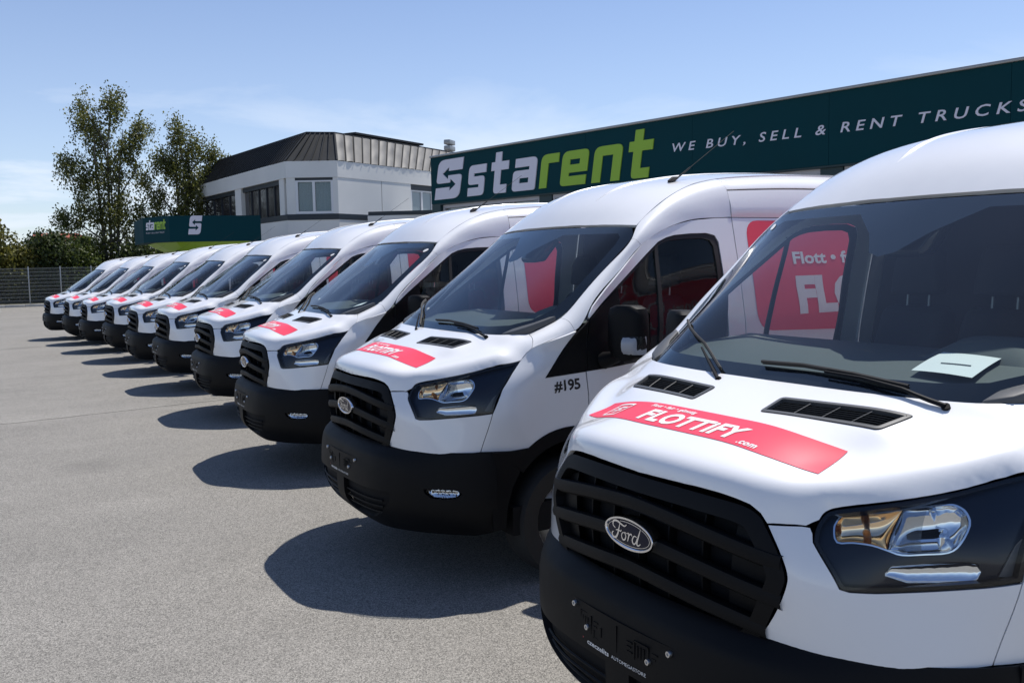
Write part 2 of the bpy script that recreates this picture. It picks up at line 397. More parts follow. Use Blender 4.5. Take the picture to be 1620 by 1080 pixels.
# ---------- bumper surface ----------
BZ = [.29, .34, .42, .52, .62, .72, .77, .80]
BC = {.29: [(-.10, 0), (-.11, .25), (-.16, .43), (-.24, .56), (-.33, .68), (-.42, .79), (-.52, .885)],
 .34: [(-.045, 0), (-.055, .25), (-.105, .45), (-.18, .585), (-.275, .71), (-.375, .815), (-.50, .90)],
 .42: [(.020, 0), (.010, .26), (-.04, .475), (-.115, .61), (-.215, .74), (-.33, .845), (-.475, .925)],
 .52: [(.035, 0), (.027, .27), (-.02, .50), (-.095, .635), (-.195, .76), (-.305, .855), (-.46, .94)],
 .62: [(.035, 0), (.027, .27), (-.02, .50), (-.09, .635), (-.185, .755), (-.30, .85), (-.46, .94)],
 .72: [(.025, 0), (.015, .27), (-.03, .49), (-.095, .62), (-.185, .735), (-.30, .84), (-.455, .935)],
 .77: [(.00, 0), (-.01, .26), (-.055, .475), (-.115, .60), (-.19, .715), (-.305, .83), (-.45, .928)],
 .80: [(-.04, 0), (-.055, .25), (-.095, .45), (-.14, .58), (-.205, .705), (-.315, .825), (-.45, .922)]}
BS = [0, .25, .45, .57, .72, .86, 1.0, 1.2]
_BX = np.zeros((len(BS), len(BZ))); _BY = np.zeros_like(_BX)
for j, z in enumerate(BZ):
    for i in range(7): _BX[i, j], _BY[i, j] = BC[z][i]
    _BX[7, j] = _BX[6, j]-.2; _BY[7, j] = _BY[6, j]+.035
_bbs = card(BS); _bbz = card(BZ)
def BU(s, z):
    B = _bbs(s); C = _bbz(z)
    return np.c_[np.einsum('ni,ij,nj->n', B, _BX, C), np.einsum('ni,ij,nj->n', B, _BY, C), np.atleast_1d(z)]
# ---------- A-pillar / roof rail loft L(u,v) ----------
LS = [[(-.814, .811, 1.396), (-.80, .862, 1.388), (-.783, .905, 1.365), (-.76, .930, 1.330)],
 [(-.90, .848, 1.437), (-.90, .893, 1.430), (-.89, .932, 1.408), (-.88, .955, 1.372)],
 [(-.989, .873, 1.482), (-.995, .920, 1.475), (-1.005, .957, 1.450), (-1.015, .976, 1.414)],
 [(-1.12, .874, 1.592), (-1.125, .909, 1.588), (-1.13, .938, 1.570), (-1.14, .954, 1.545)],
 [(-1.35, .866, 1.787), (-1.355, .890, 1.783), (-1.365, .906, 1.768), (-1.38, .915, 1.745)],
 [(-1.511, .856, 1.925), (-1.52, .874, 1.921), (-1.535, .884, 1.908), (-1.555, .888, 1.886)],
 [(-1.59, .808, 2.005), (-1.61, .845, 1.998), (-1.645, .867, 1.978), (-1.69, .872, 1.955)],
 [(-1.732, .782, 2.103), (-1.755, .826, 2.085), (-1.79, .850, 2.05), (-1.84, .861, 2.008)],
 [(-1.878, .762, 2.184), (-1.90, .810, 2.16), (-1.935, .842, 2.105), (-1.98, .853, 2.038)],
 [(-2.123, .722, 2.270), (-2.13, .788, 2.235), (-2.15, .831, 2.15), (-2.18, .850, 2.050)],
 [(-2.31, .712, 2.305), (-2.31, .783, 2.268), (-2.31, .831, 2.17), (-2.31, .848, 2.055)]]
_LA = np.array(LS); _lu = np.r_[0, np.cumsum(np.linalg.norm(np.diff(_LA.mean(1), axis=0), axis=1))]
LU = _lu; _lbu = card(_lu); _lbv = card([0, .055, .11, .16])
def LO(u, v):
    return np.einsum('ni,ijk,nj->nk', _lbu(u), _LA, _lbv(v))
def invW(x, z):
    """s for given x,z (s>0.3)"""
    lo, hi = .3, 6.2
    for _ in range(50):
        m = (lo+hi)/2
        if W(np.array([m]), np.array([z]))[0, 0] > x: lo = m
        else: hi = m
    return (lo+hi)/2
def invWy(y, z):
    lo, hi = 0, 1.05
    for _ in range(50):
        m = (lo+hi)/2
        if W(np.array([m]), np.array([z]))[0, 1] < y: lo = m
        else: hi = m
    return (lo+hi)/2
# ---------- hood: strict boundary taken from the neighbouring surfaces, softer interior points ----------
def cr(P, n):
    P = [np.array(p, float) for p in P]; out = []; m = len(P)
    for i in range(m-1):
        p0, p1, p2, p3 = P[max(i-1, 0)], P[i], P[i+1], P[min(i+2, m-1)]
        for k in range(n):
            t = k/n; out.append(.5*((2*p1)+(-p0+p2)*t+(2*p0-5*p1+4*p2-p3)*t*t+(-p0+3*p1-3*p2+p3)*t**3))
    return np.array(out+[P[-1]])
HTOP = cr([(.590, 1.118), (.600, 1.138), (.628, 1.1515), (.713, 1.1735), (.85, 1.206), (.929, 1.2355), (1.034, 1.2665)], 5)
HTOP3 = W(HTOP[:, 0], HTOP[:, 1])
GTOP = [(0, 1.147), (.1, 1.147), (.2, 1.146), (.30, 1.144), (.38, 1.139), (.425, 1.131), (.455, 1.117), (.475, 1.098)]
GTOP3 = np.array([W(np.array([invWy(y, z)]), np.array([z]))[0] for y, z in GTOP])
SEAM3 = np.array([W(np.array([invWy(y, 1.1005)]), np.array([1.1005]))[0] for y in (.495, .515, .535, .553)])
GAPS = np.array([(x, W(np.array([invW(x, z)]), np.array([z]))[0, 1], z) for x, z in ((-.712, 1.286), (-.735, 1.307))])
GAP3 = np.concatenate([GAPS, LO(np.zeros(6), np.linspace(.16, 0, 6))])
REAR = cr([(-.814, .811, 1.396), (-.775, .785, 1.3965), (-.735, .75, 1.3955), (-.69, .688, 1.3935), (-.66, .60, 1.3925), (-.64, .5, 1.392), (-.626, .35, 1.391), (-.62, .2, 1.391), (-.618, 0, 1.391)], 3)
_st = [tuple(p) for p in np.concatenate([GTOP3, SEAM3, HTOP3, GAP3, REAR[1:]])]
_me = [(-.411, .159, 1.3235), (-.519, .15, 1.3585), (-.463, .543, 1.318), (-.578, .576, 1.354)]
# rounded lip: rows of points offset inwards and upwards from one smooth rim curve
_rim = cr([(-.059, -.15, 1.147), (-.059, 0, 1.147), (-.061, .15, 1.147), (-.068, .28, 1.145), (-.088, .39, 1.141), (-.128, .485, 1.139), (-.185, .555, 1.143), (-.255, .628, 1.157), (-.33, .70, 1.1765), (-.45, .80, 1.2085), (-.553, .862, 1.2355), (-.70, .925, 1.266)], 30)
_rl = np.r_[0, np.cumsum(np.linalg.norm(np.diff(_rim, axis=0), axis=1))]; _rt = np.arange(.15, _rl[-1]-.10, .035)
_rp = np.array([np.interp(_rt, _rl, _rim[:, k]) for k in range(3)]).T; _rd = np.gradient(_rp, axis=0); _rn = np.c_[_rd[:, 1], -_rd[:, 0]]; _rn /= np.linalg.norm(_rn, axis=1, keepdims=True)
_rn *= np.where((_rn[:, :1]*-1) < 0, -1, 1)
for _k in range(6): _rn = np.vstack([_rn[:1], (_rn[:-2]+2*_rn[1:-1]+_rn[2:])/4, _rn[-1:]])
_so = []
for p, n, w in zip(_rp, _rn, np.clip((_rt-_rt[0]-.30)/.45, 0, 1)):
    w = w*w*(3-2*w)
    for (k0, z0), (k1, z1) in (((.004, .030), (.010, .028)), ((.015, .058), (.028, .052)), ((.042, .082), (.070, .074)), ((.090, .102), (.125, .092))):
        k = k0+(k1-k0)*w; _so.append((p[0]+n[0]*k, max(0, p[1]+n[1]*k), p[2]+z0+(z1-z0)*w))
_so += [(-.27, 0, 1.286), (-.41, 0, 1.325), (-.27, .22, 1.285)]
# fitted in a frame tilted 38 degrees forward so that the rounded nose is not steep; parameters (a along the slope, y)
_th = np.radians(38); HO = np.array([-.30, 0, 1.25]); HE = np.array([-np.cos(_th), 0, np.sin(_th)]); HW = np.array([np.sin(_th), 0, np.cos(_th)])
_st = [p for p in _st if not (p[1] < .60 and p[0] > -.20 and p[2] > 1.11)]+[tuple(p) for p in _rp[:12]]
HP = sym(_st[::2]+[_st[-1]])+sym(_me)+sym(_so); _HA = np.array(HP)
_hl = np.r_[np.full(len(sym(_st[::2]+[_st[-1]])), 3e-4), np.full(len(sym(_me)), 1.5e-4), np.full(len(sym(_so)), 1.2e-3)]
HF = tps(np.c_[(_HA-HO)@HE, _HA[:, 1]], (_HA-HO)@HW, _hl)
def HOOD(a, y):
    a = np.atleast_1d(np.asarray(a, float)); y = np.atleast_1d(np.asarray(y, float)); h = HF(a, y)
    return HO+a[:, None]*HE+h[:, None]*HW+np.c_[0*y, y, 0*y]
def h_a(p): return [(float((np.array(q)-HO)@HE), float(q[1])) for q in p]
def h_xy(L):
    """(x,y) on the bonnet -> parameters (a,y)"""
    L = np.asarray(L, float); lo = np.full(len(L), -.40); hi = np.full(len(L), .50)
    for _ in range(40):
        m = (lo+hi)/2; k = HOOD(m, L[:, 1])[:, 0] > L[:, 0]; lo = np.where(k, m, lo); hi = np.where(k, hi, m)
    return [(float(a), float(y)) for a, y in zip((lo+hi)/2, L[:, 1])]
# ---------- windscreen x(y,z) ----------
WPt = sym([(-.575, 0, 1.36), (-.59, .4, 1.36), (-.66, .69, 1.36), (-.80, .811, 1.39), (-.86, .845, 1.42), (-.989, .873, 1.482), (-1.24, .868, 1.70), (-1.511, .858, 1.923), (-1.58, .81, 2.007),
 (-1.535, .62, 2.013), (-1.50, .4, 2.016), (-1.475, 0, 2.02), (-1.03, 0, 1.70), (-1.05, .4, 1.70), (-1.10, .65, 1.70), (-.80, 0, 1.53), (-.82, .4, 1.53), (-.89, .7, 1.53), (-1.26, 0, 1.865), (-1.28, .4, 1.865), (-1.34, .68, 1.865)])
_WA = np.array(WPt); WF = tps(_WA[:, 1:], _WA[:, 0], 2e-4)
def WS(y, z): return np.c_[WF(y, z), y, z]
# ---------- roof: profiles measured back from the curved front edge ----------
RE = card([0, .2, .4, .62, .81]); _rex = np.array([-1.472, -1.478, -1.496, -1.535, -1.590]); _rez = np.array([2.022, 2.021, 2.018, 2.013, 2.004])
_fk = [0, .06, .13, .21, .34, .55, .85, 1.25, 2.0, 4.0]; RC = card(_fk)
_fc = np.array([0, .066, .131, .185, .248, .302, .345, .374, .388, .380]); _fs = np.array([0, .044, .088, .133, .192, .258, .303, .326, .340, .332])
def RF(x, y):
    x = np.ravel(x).astype(float); y = np.abs(np.ravel(y)).astype(float); e = RE(y); xi = e@_rex-x; q = RC(xi); w = np.clip(y/.76, 0, 1.2)**2.4
    return e@_rez+(q@_fc)*(1-w)+(q@_fs)*w
def ROOF(x, y): return np.c_[x, y, RF(x, y)]

def lerp(a, b, t): return a+(b-a)*t
# ------------------------------------------------------------------ ground
ROW = [(0, 0), (-2.966, -.007), (-6.059, -.033), (-9.178, -.034), (-12.378, -.076), (-15.38, -.139), (-18.32, -.145), (-21.567, -.222), (-24.819, -.257), (-27.62, -.30)]
def zg(y): return float(np.interp(-y, [-50, 0, 4, 9.5, 13, 18.5, 24.8, 27.7, 33, 60], [0, 0, -.012, -.04, -.085, -.165, -.257, -.30, -.34, -.36]))
def asphalt(name, c0, c1, tone):
    m = bpy.data.materials.new(name); m.use_nodes = True; N = m.node_tree.nodes; L = m.node_tree.links; b = N['Principled BSDF']
    tc = N.new('ShaderNodeTexCoord'); co = tc.outputs['Object']
    def noise(sc, det, rough=.6):
        n = N.new('ShaderNodeTexNoise'); n.inputs['Scale'].default_value = sc; n.inputs['Detail'].default_value = det; n.inputs['Roughness'].default_value = rough; L.new(co, n.inputs['Vector']); return n
    v = N.new('ShaderNodeTexVoronoi'); v.inputs['Scale'].default_value = 190; L.new(co, v.inputs['Vector'])
    r = N.new('ShaderNodeValToRGB'); L.new(v.outputs['Color'], r.inputs[0])
    r.color_ramp.elements[0].color = (*c0, 1); r.color_ramp.elements[1].color = (*c1, 1); r.color_ramp.elements[0].position = .1; r.color_ramp.elements[1].position = .95
    n1 = noise(.35, 6); n2 = noise(2.3, 8, .7); n3 = noise(26, 3)
    mp = N.new('ShaderNodeMapping'); mp.inputs['Scale'].default_value = (.25, 1.6, 1); L.new(co, mp.inputs[0]); n4 = N.new('ShaderNodeTexNoise'); n4.inputs['Scale'].default_value = .8; n4.inputs['Detail'].default_value = 5; L.new(mp.outputs[0], n4.inputs['Vector'])
    def mth(op, a, bb):
        q = N.new('ShaderNodeMath'); q.operation = op
        for i, x in enumerate((a, bb)):
            if isinstance(x, (int, float)): q.inputs[i].default_value = x
            else: L.new(x, q.inputs[i])
        return q.outputs[0]
    s = mth('ADD', mth('ADD', mth('MULTIPLY', n1.outputs[0], .34), mth('MULTIPLY', n2.outputs[0], .26)), mth('ADD', mth('MULTIPLY', n3.outputs[0], .2), mth('MULTIPLY', n4.outputs[0], .30)))
    k = N.new('ShaderNodeMapRange'); k.inputs[1].default_value = .38; k.inputs[2].default_value = .72; k.inputs[3].default_value = tone*.80; k.inputs[4].default_value = tone*1.16; L.new(s, k.inputs[0])
    # old oil stains: sparse dark patches
    st = noise(.55, 3, .5); sr = N.new('ShaderNodeMapRange'); sr.inputs[1].default_value = .62; sr.inputs[2].default_value = .72; sr.inputs[3].default_value = 1; sr.inputs[4].default_value = .80; L.new(st.outputs[0], sr.inputs[0])
    kk = mth('MULTIPLY', k.outputs[0], sr.outputs[0])
    mx = N.new('ShaderNodeMix'); mx.data_type = 'RGBA'; mx.blend_type = 'MULTIPLY'; mx.inputs[0].default_value = 1; L.new(r.outputs[0], mx.inputs[6]); cb = N.new('ShaderNodeCombineXYZ')
    for i in range(3): L.new(kk, cb.inputs[i])
    L.new(cb.outputs[0], mx.inputs[7]); L.new(mx.outputs[2], b.inputs['Base Color']); b.inputs['Roughness'].default_value = .85; b.inputs['Specular IOR Level'].default_value = .3
    bp = N.new('ShaderNodeBump'); bp.inputs['Strength'].default_value = .55; bp.inputs['Distance'].default_value = .004; L.new(v.outputs['Distance'], bp.inputs['Height']); L.new(bp.outputs[0], b.inputs['Normal'])
    return m
M['asphalt'] = asphalt('weathered_asphalt', (.095, .091, .082), (.385, .365, .33), .96)
M['asphalt2'] = asphalt('asphalt_repair', (.14, .135, .12), (.40, .385, .35), 1.0)
ys = [-900, -200, -90, -70, -60, -45, -37, -33]+list(np.arange(-30, 6.1, 1.0))+[15, 60, 300]
xs = [-900, -150, -60, -30, -16, -8, -4, 0, 4, 10, 30, 120, 900]
gv = [(x, y, zg(y)) for y in ys for x in xs]; nx = len(xs)
g = mk('parking_lot_ground', gv, [(j*nx+i, j*nx+i+1, (j+1)*nx+i+1, (j+1)*nx+i) for j in range(len(ys)-1) for i in range(nx-1)], M['asphalt'], smooth=True); tag(g, kind='structure')
# lighter joint between two asphalt lanes, wandering slightly
rnd = random.Random(3); jx = np.linspace(-12, 26, 150); jy = -10.35+.11*jx+.05*np.sin(jx*1.7)+np.cumsum([rnd.gauss(0, .008) for _ in jx]); jw = [.02+.05*rnd.random() for _ in jx]
V = []
for x, y, w in zip(jx, jy, jw): V += [(x, y-w, zg(y-w)+.004), (x, y+w, zg(y+w)+.004)]
tag(mk('asphalt_joint', V, [(2*i, 2*i+2, 2*i+3, 2*i+1) for i in range(len(jx)-1)], M['asphalt2']), kind='structure')
M['conc'] = mat('concrete', (.42, .41, .38), .85, var=.12, vscale=3, bump=.3, bscale=40)
kb = MB()
for i in range(46):
    x = -30+i*1.0; kb.box((x, -55.35, -.42), (x+.985, -55.10, -.22))
tag(kb.obj('kerb', M['conc'], bevel=.015), kind='structure')
M['soil'] = mat('verge_soil', (.09, .085, .05), .95, var=.3, vscale=2, bump=.6, bscale=6, bdist=.05)
sv = [(x, y, z) for y, z in ((-55.36, -.26), (-70, -.1), (-160, 0)) for x in (-60, -30, 0, 30, 90)]
tag(mk('grass_verge', sv, [(j*5+i, j*5+i+1, j*5+i+6, j*5+i+5) for j in range(2) for i in range(4)], M['soil']), kind='structure')

# ------------------------------------------------------------------ fence
M['galv'] = mat('galvanised_steel', (.42, .43, .42), .5, metal=.6, var=.1)
M['wire'] = mat('coated_wire', (.30, .31, .29), .55, metal=.3)
fence = tag(empty('mesh_fence', (0, -55.75, -.30)), 'long grey double-wire mesh fence along the far edge of the parking lot', 'fence')
fx = [-1.28+1.62*k for k in range(-9, 13)]
post = MB().box((-.03, -.03, 0), (.03, .03, 2.16)).box((-.035, -.035, 2.16), (.035, .035, 2.18)).obj('post', M['galv'], fence, bevel=.006); post.location = (fx[0], 0, 0)
pm = MB()
for k in range(11): pm.box((.02, -.012, .06+.2*k), (1.60, .012, .078+.2*k))
for k in range(1, 32): pm.box((k*.05, -.004, .04), (k*.05+.006, .004, 2.12))
pan = pm.obj('wire_panel', M['wire'], fence); pan.location = (fx[0], 0, 0)
for x in fx[1:]:
    for s in (post, pan):
        c = s.copy(); COL.objects.link(c); c.parent = fence; c.location = (x, 0, 0)

# ------------------------------------------------------------------ vegetation
def leafmat(name, col, tr=.35):
    m = bpy.data.materials.new(name); m.use_nodes = True; N = m.node_tree.nodes; L = m.node_tree.links; N.clear()
    o = N.new('ShaderNodeOutputMaterial'); d = N.new('ShaderNodeBsdfPrincipled'); t = N.new('ShaderNodeBsdfTranslucent'); x = N.new('ShaderNodeMixShader'); x.inputs[0].default_value = tr
    gi = N.new('ShaderNodeNewGeometry'); r = N.new('ShaderNodeValToRGB'); L.new(gi.outputs['Random Per Island'], r.inputs[0])
    r.color_ramp.elements[0].color = (*[c*.6 for c in col], 1); r.color_ramp.elements[1].color = (col[0]*1.7, col[1]*1.5, col[2]*1.1, 1)
    L.new(r.outputs[0], d.inputs['Base Color']); d.inputs['Roughness'].default_value = .5; L.new(r.outputs[0], t.inputs[0])
    L.new(d.outputs[0], x.inputs[1]); L.new(t.outputs[0], x.inputs[2]); L.new(x.outputs[0], o.inputs[0]); return m
M['birch'] = leafmat('birch_leaves', (.115, .135, .040), .42); M['bush'] = leafmat('bush_leaves', (.070, .105, .028)); M['bush2'] = leafmat('yellowish_leaves', (.125, .135, .035)); M['conif'] = leafmat('dark_leaves', (.045, .070, .024))
M['bark'] = mat('bark', (.16, .14, .12), .9, var=.4, vscale=4, bump=.5, bscale=12, bdist=.02)
def leaves(C, size, rng, droop=0):
    """two-triangle leaf-cluster cards at points C (n,3)"""
    n = len(C); a = rng.normal(size=(n, 3)); a[:, 2] -= droop; a /= np.linalg.norm(a, axis=1, keepdims=True); b = np.cross(a, rng.normal(size=(n, 3))); b /= np.linalg.norm(b, axis=1, keepdims=True)
    s = size*(.6+.8*rng.random((n, 1))); A = C-a*s*.5; B = C+b*s*.33; D = C+a*s*.5; E = C-b*s*.33
    V = np.stack([A, B, D, E], 1).reshape(-1, 3); return V, [(4*i, 4*i+1, 4*i+2, 4*i+3) for i in range(n)]
def tree(name, base, H, lobes, seed, m, label, cat='tree', group=None, nleaf=23000, lsize=.2, droop=.8, trunk_r=.14, lean=0, stems=1, jit=.13, spray=46):
    """lobes: (dx,dy,z,rx,ry,rz,weight) masses of foliage; limbs run from the trunk into each lobe"""
    rng = np.random.default_rng(seed); t = tag(empty(name, base), label, cat, group)
    tb = MB(); lb = MB()
    for s in range(stems):
        top = (lean+.9*(s-(stems-1)/2), .3*s, H*.80); pts = [(0+.25*s, .1*s, -.1), (top[0]*.25+.2*s, .1, H*.3), (top[0]*.6+.15*s, .05, H*.6), top]
        P = smoothpoly(pts, 5); tb.tube(P, [max(.025, trunk_r*(1-.92*i/len(P))) for i in range(len(P))], 8)
    tw = sum(l[6] for l in lobes); Cs = []
    for (dx, dy, z, rx, ry, rz, w) in lobes:
        z0 = max(.6, z-rz*1.0-1.0); k = z0/H; st = (lean*k, 0, z0)
        lb.tube(smoothpoly([st, ((st[0]+dx)/2, dy/2, (z0+z)/2+.2), (dx, dy, z+rz*.4)], 4), [.07*(1-i/12) for i in range(9)], 5)
        n = int(nleaf*w/tw); nt = max(6, n//spray)                     # twigs, each with its own spray of leaves
        d = rng.normal(size=(nt, 3)); d /= np.linalg.norm(d, axis=1, keepdims=True); rad = rng.random((nt, 1))**.45
        tc = np.array([dx, dy, z])+d*rad*np.array([rx*1.2, ry*1.2, rz])*(1+.26*rng.normal(size=(nt, 1)))
        for c in tc[rng.random(nt) < .30]: lb.tube([(dx+(c[0]-dx)*.25, dy+(c[1]-dy)*.25, z+(c[2]-z)*.25-.2), tuple(c)], [.02, .008], 4, cap=False)
        q = rng.integers(0, nt, n); hang = (droop*(.35+.9*rng.random(nt)))[q]; t_ = rng.random(n)
        sway = rng.normal(size=(nt, 2))*.25
        off = rng.normal(size=(n, 3))*jit; off[:, 2] += (.25-t_)*hang; off[:, :2] += sway[q]*t_[:, None]
        Cs.append(tc[q]+off)
    C = np.concatenate(Cs); C = C[C[:, 2] > .15]; V, F = leaves(C, lsize, rng, droop*.8)
    tb.obj('trunk', M['bark'], t, smooth=True); lb.obj('limbs', M['bark'], t, smooth=True)
    mk('crown', V, F, m, t); return t
# the two birches behind the canopy; positions relative to each trunk
GZ = -.2
tree('birch_tree', (-6.6, -61.4, GZ), 13.4, [(1.45, 0, 11.7, .55, .7, 1.25, .8), (-.3, .3, 12.2, .6, .7, 1.1, .85), (-1.9, 0, 10.7, .6, .7, 1.2, .8), (.6, 0, 10.4, .8, .9, 1.3, 1.0), (-.9, .2, 9.6, .75, .9, 1.3, .8), (2.5, 0, 8.6, .6, .7, .7, .5), (1.6, .4, 7.7, .9, 1, 1.3, 1.1),
  (0, 0, 8.1, .9, .9, 1.2, .9), (-1.7, 0, 8.0, .6, .8, 1.2, .45), (2.85, 0, 5.0, .5, .7, .8, .5), (2.3, .2, 3.7, .7, .8, .7, .5), (1.6, 0, 5.7, .9, 1, 1.2, .9), (-.1, .3, 5.7, 1.2, 1.1, 1.3, 1.7), (-1.6, 0, 5.2, .7, .9, 1.2, .7), (.8, 0, 3.3, 1.1, 1, 1.1, 1.2), (-.8, .4, 3.0, 1.2, 1.1, 1.4, 1.4)],
  5, M['birch'], 'tall multi-stemmed birch with drooping airy foliage, left of the two beside the green canopy', group='birches beyond the lot', nleaf=25000, lsize=.15, droop=1.35, stems=3, jit=.17, spray=34)
tree('birch_tree', (-10.9, -60.6, GZ), 12.0, [(.3, 0, 10.8, .5, .7, .9, .6), (-.6, 0, 9.8, .7, .8, 1.1, .9), (1.4, 0, 9.0, .55, .7, .9, .6), (-1.95, .2, 9.4, .5, .7, .8, .5), (.4, 0, 8.6, .9, .9, 1.2, 1.1), (-1.6, 0, 7.8, .7, .9, 1.1, .8), (-.3, .2, 6.8, 1.1, 1, 1.3, 1.5), (1.7, 0, 6.5, .6, .8, 1.2, .7), (-1.9, 0, 6.0, .65, .8, 1.0, .7),
  (.5, 0, 5.2, 1.2, 1, 1.2, 1.3), (-1.0, .2, 4.6, 1.1, 1, 1.2, 1.2), (1.7, 0, 4.3, .7, .8, 1.0, .7), (0, 0, 2.8, 1.8, 1.2, 1.2, 1.4)],
  9, M['birch'], 'shorter and fuller birch with drooping foliage, right of the two against the white office building', group='birches beyond the lot', nleaf=23000, lsize=.15, droop=1.25, stems=2, jit=.17, spray=34)
HB = [(.55, -58.8, 5.0, 1.25, 'bush2', 'tall yellow-green bush with thin twigs on top behind the fence, at the left edge', 12), (-.95, -59.2, 3.5, .95, 'bush2', 'low yellow-green bush behind the fence, between the tall edge bush and the dark rounded one', 13),
 (-2.75, -58.9, 4.35, 1.15, 'conif', 'dark rounded bush behind the fence in front of the red roof', 15), (-4.5, -59.2, 3.85, 1.05, 'bush', 'mid-green bush behind the fence at the foot of the taller birch', 16),
 (-8.2, -58.7, 3.3, 1.5, 'conif', 'dark bush under the corner of the green canopy', 17), (3.4, -58.6, 4.4, 1.6, 'bush', 'green hedge bush behind the fence, left of the tall yellow-green one', 18)]
for x, y, h, w, m, lab, sd in HB:
    r_ = random.Random(sd); lob = [(r_.uniform(-.6, .6)*w, r_.uniform(-.5, .5), h*r_.uniform(.3, .82), w*.5, .8, h*.2, 1) for _ in range(8)]+[(0, 0, h*.35, w, .9, h*.33, 3), (r_.uniform(-.3, .3), 0, h*.86, w*.35, .6, h*.13, .8)]
    tree('bush', (x, y, GZ), h, lob, sd, M[m], lab, 'bush', 'bushes behind the fence', nleaf=9000, lsize=.19, droop=.25, trunk_r=.08, jit=.2)
# darker growth filling the view between the bushes, nothing one could count
rng = np.random.default_rng(77); n = 26000; hx = rng.uniform(-16, 20, n); hy = rng.uniform(-63.5, -60.2, n); hh = 2.0+.7*np.sin(hx*.9)+.5*np.sin(hx*2.3+1); hz = rng.random(n)**.8*hh
V, F = leaves(np.c_[hx, hy, hz+GZ], .26, rng); tag(mk('undergrowth', V, F, M['conif']), kind='stuff')

# ------------------------------------------------------------------ sign lettering outlines (unit: x-height 1)
GL = dict(
 s=(.84, [([(0, 0), (.8, 0, .16), (.8, .63, .13), (.27, .63), (.27, .73), (.86, .73), (.86, 1), (0, 1, .2), (0, .37, .13), (.53, .37), (.53, .27), (0, .27)], [])]),
 t=(.80, [([(.16, 0, .14), (.74, 0), (.74, .27), (.44, .27), (.44, .73), (.78, .73), (.78, 1), (.44, 1), (.44, 1.3), (.16, 1.3), (.16, 1), (0, 1), (0, .73), (.16, .73)], [])]),
 a=(.98, [([(0, 0, .14), (.9, 0, .08), (.9, 1, .18), (.06, 1), (.06, .73), (.62, .73), (.62, .63), (0, .63, .13)], [[(.27, .24), (.62, .24), (.62, .39), (.27, .39)]])]),
 r=(.72, [([(0, 0), (.28, 0), (.28, .73), (.66, .73), (.66, 1), (0, 1, .22)], [])]),
 e=(.98, [([(0, 0, .14), (.88, 0), (.88, .27), (.28, .27), (.28, .37), (.9, .37), (.9, 1, .16), (0, 1, .22)], [[(.28, .60), (.62, .60), (.62, .75), (.28, .75)]])]),
 n=(1.0, [([(0, 0), (.28, 0), (.28, .73), (.62, .73), (.62, 0), (.9, 0), (.9, 1, .18), (0, 1, .22)], [])]),
 S=(1.0, [([(0, 0), (1, 0, .26), (1, .80, .12), (.46, .80), (.46, .67), (.22, .875), (.46, 1.08), (.46, .95), (1, .95), (1, 1.35), (0, 1.35, .26), (0, .55, .12), (.56, .55), (.56, .68), (.80, .475), (.56, .27), (.56, .40), (0, .40)], [])]))
def glyph(ch, x, y, h, w, shear=.16):
    out = []
    for o, hs in GL[ch][1]:
        f = lambda P: [(x+(a+b*shear)*w, y+b*h) for a, b in P]
        out.append((f(rpoly(o)), [f(q) for q in hs]))
    return out
def solid2d(name, polys, fn, depth, m, parent):
    """extruded lettering: fn(x,y,d)->world"""
    b = MB()
    for o, hs in polys:
        if area(o) < 0: o = o[::-1]
        v, f, loops = cdt(o, hs, 0); n = len(v)
        b.add([fn(p[0], p[1], depth) for p in v], [tuple(t) for t in f])
        for lp in loops:
            k = len(lp); b.add([fn(v[i][0], v[i][1], depth) for i in lp]+[fn(v[i][0], v[i][1], 0) for i in lp], [(i, (i+1) % k, k+(i+1) % k, k+i) for i in range(k)])
    return b.obj(name, m, parent)
def flat2d(name, V, F, fn, depth, m, parent): return mk(name, [fn(p[0], p[1], depth) for p in V], F, m, parent)

# ------------------------------------------------------------------ long dealership hall with the lettered fascia
M['teal'] = mat('teal_cladding', (.0035, .042, .052), .75, var=.06, vscale=.6, spec=.12)
M['teald'] = mat('teal_soffit', (.006, .03, .034), .5)
M['lime'] = mat('lime_vinyl', (.27, .46, .025), .5)
M['signw'] = mat('sign_white', (.66, .65, .72), .5)
M['trim'] = mat('aluminium_cap', (.32, .32, .31), .4, metal=.5)
M['frame'] = mat('window_frame_grey', (.42, .42, .44), .5)
M['pane'] = mat('window_pane', (.20, .25, .28), .06, spec=.9)
M['hallin'] = mat('hall_panel', (.10, .11, .115), .6)
A0 = np.array([-14.13, -30.191, 0.0]); UD = np.array([-.168, .986, 0]); UD /= np.linalg.norm(UD); ND = np.array([.986, .168, 0]); ND /= np.linalg.norm(ND)
def fac(a, z, d=0): return tuple(A0+UD*a+ND*d+np.array([0, 0, z]))
def fbox(mb, a0, a1, z0, z1, d0, d1):
    V = [fac(a, z, d) for d in (d0, d1) for a, z in ((a0, z0), (a1, z0), (a1, z1), (a0, z1))]
    return mb.add(V, [(0, 1, 2, 3), (7, 6, 5, 4), (0, 4, 5, 1), (1, 5, 6, 2), (2, 6, 7, 3), (3, 7, 4, 0)])
hall = tag(empty('dealership_hall', fac(17, -.3, -6)), 'long dark green hall behind the vans with the big starent fascia sign', 'building')
def hp(o): o.parent = hall; o.matrix_parent_inverse = hall.matrix_basis.inverted(); return o
L_ = 34.0
hp(fbox(MB(), .1, L_, -.4, 5.62, -14, -.5).obj('wall', M['hallin']))
seams = [0, 4.25, 8.5, 12.75, 17.0, 21.25, 25.5, 29.75, L_]
for a, b in zip(seams[:-1], seams[1:]): hp(fbox(MB(), a+.004, b-.004, 3.98, 5.76, -.30, 0).obj('fascia_panel', M['teal']))
hp(fbox(MB(), 0, L_, 5.763, 5.84, -.5, .06).obj('roof_cap', M['trim'], bevel=.02))
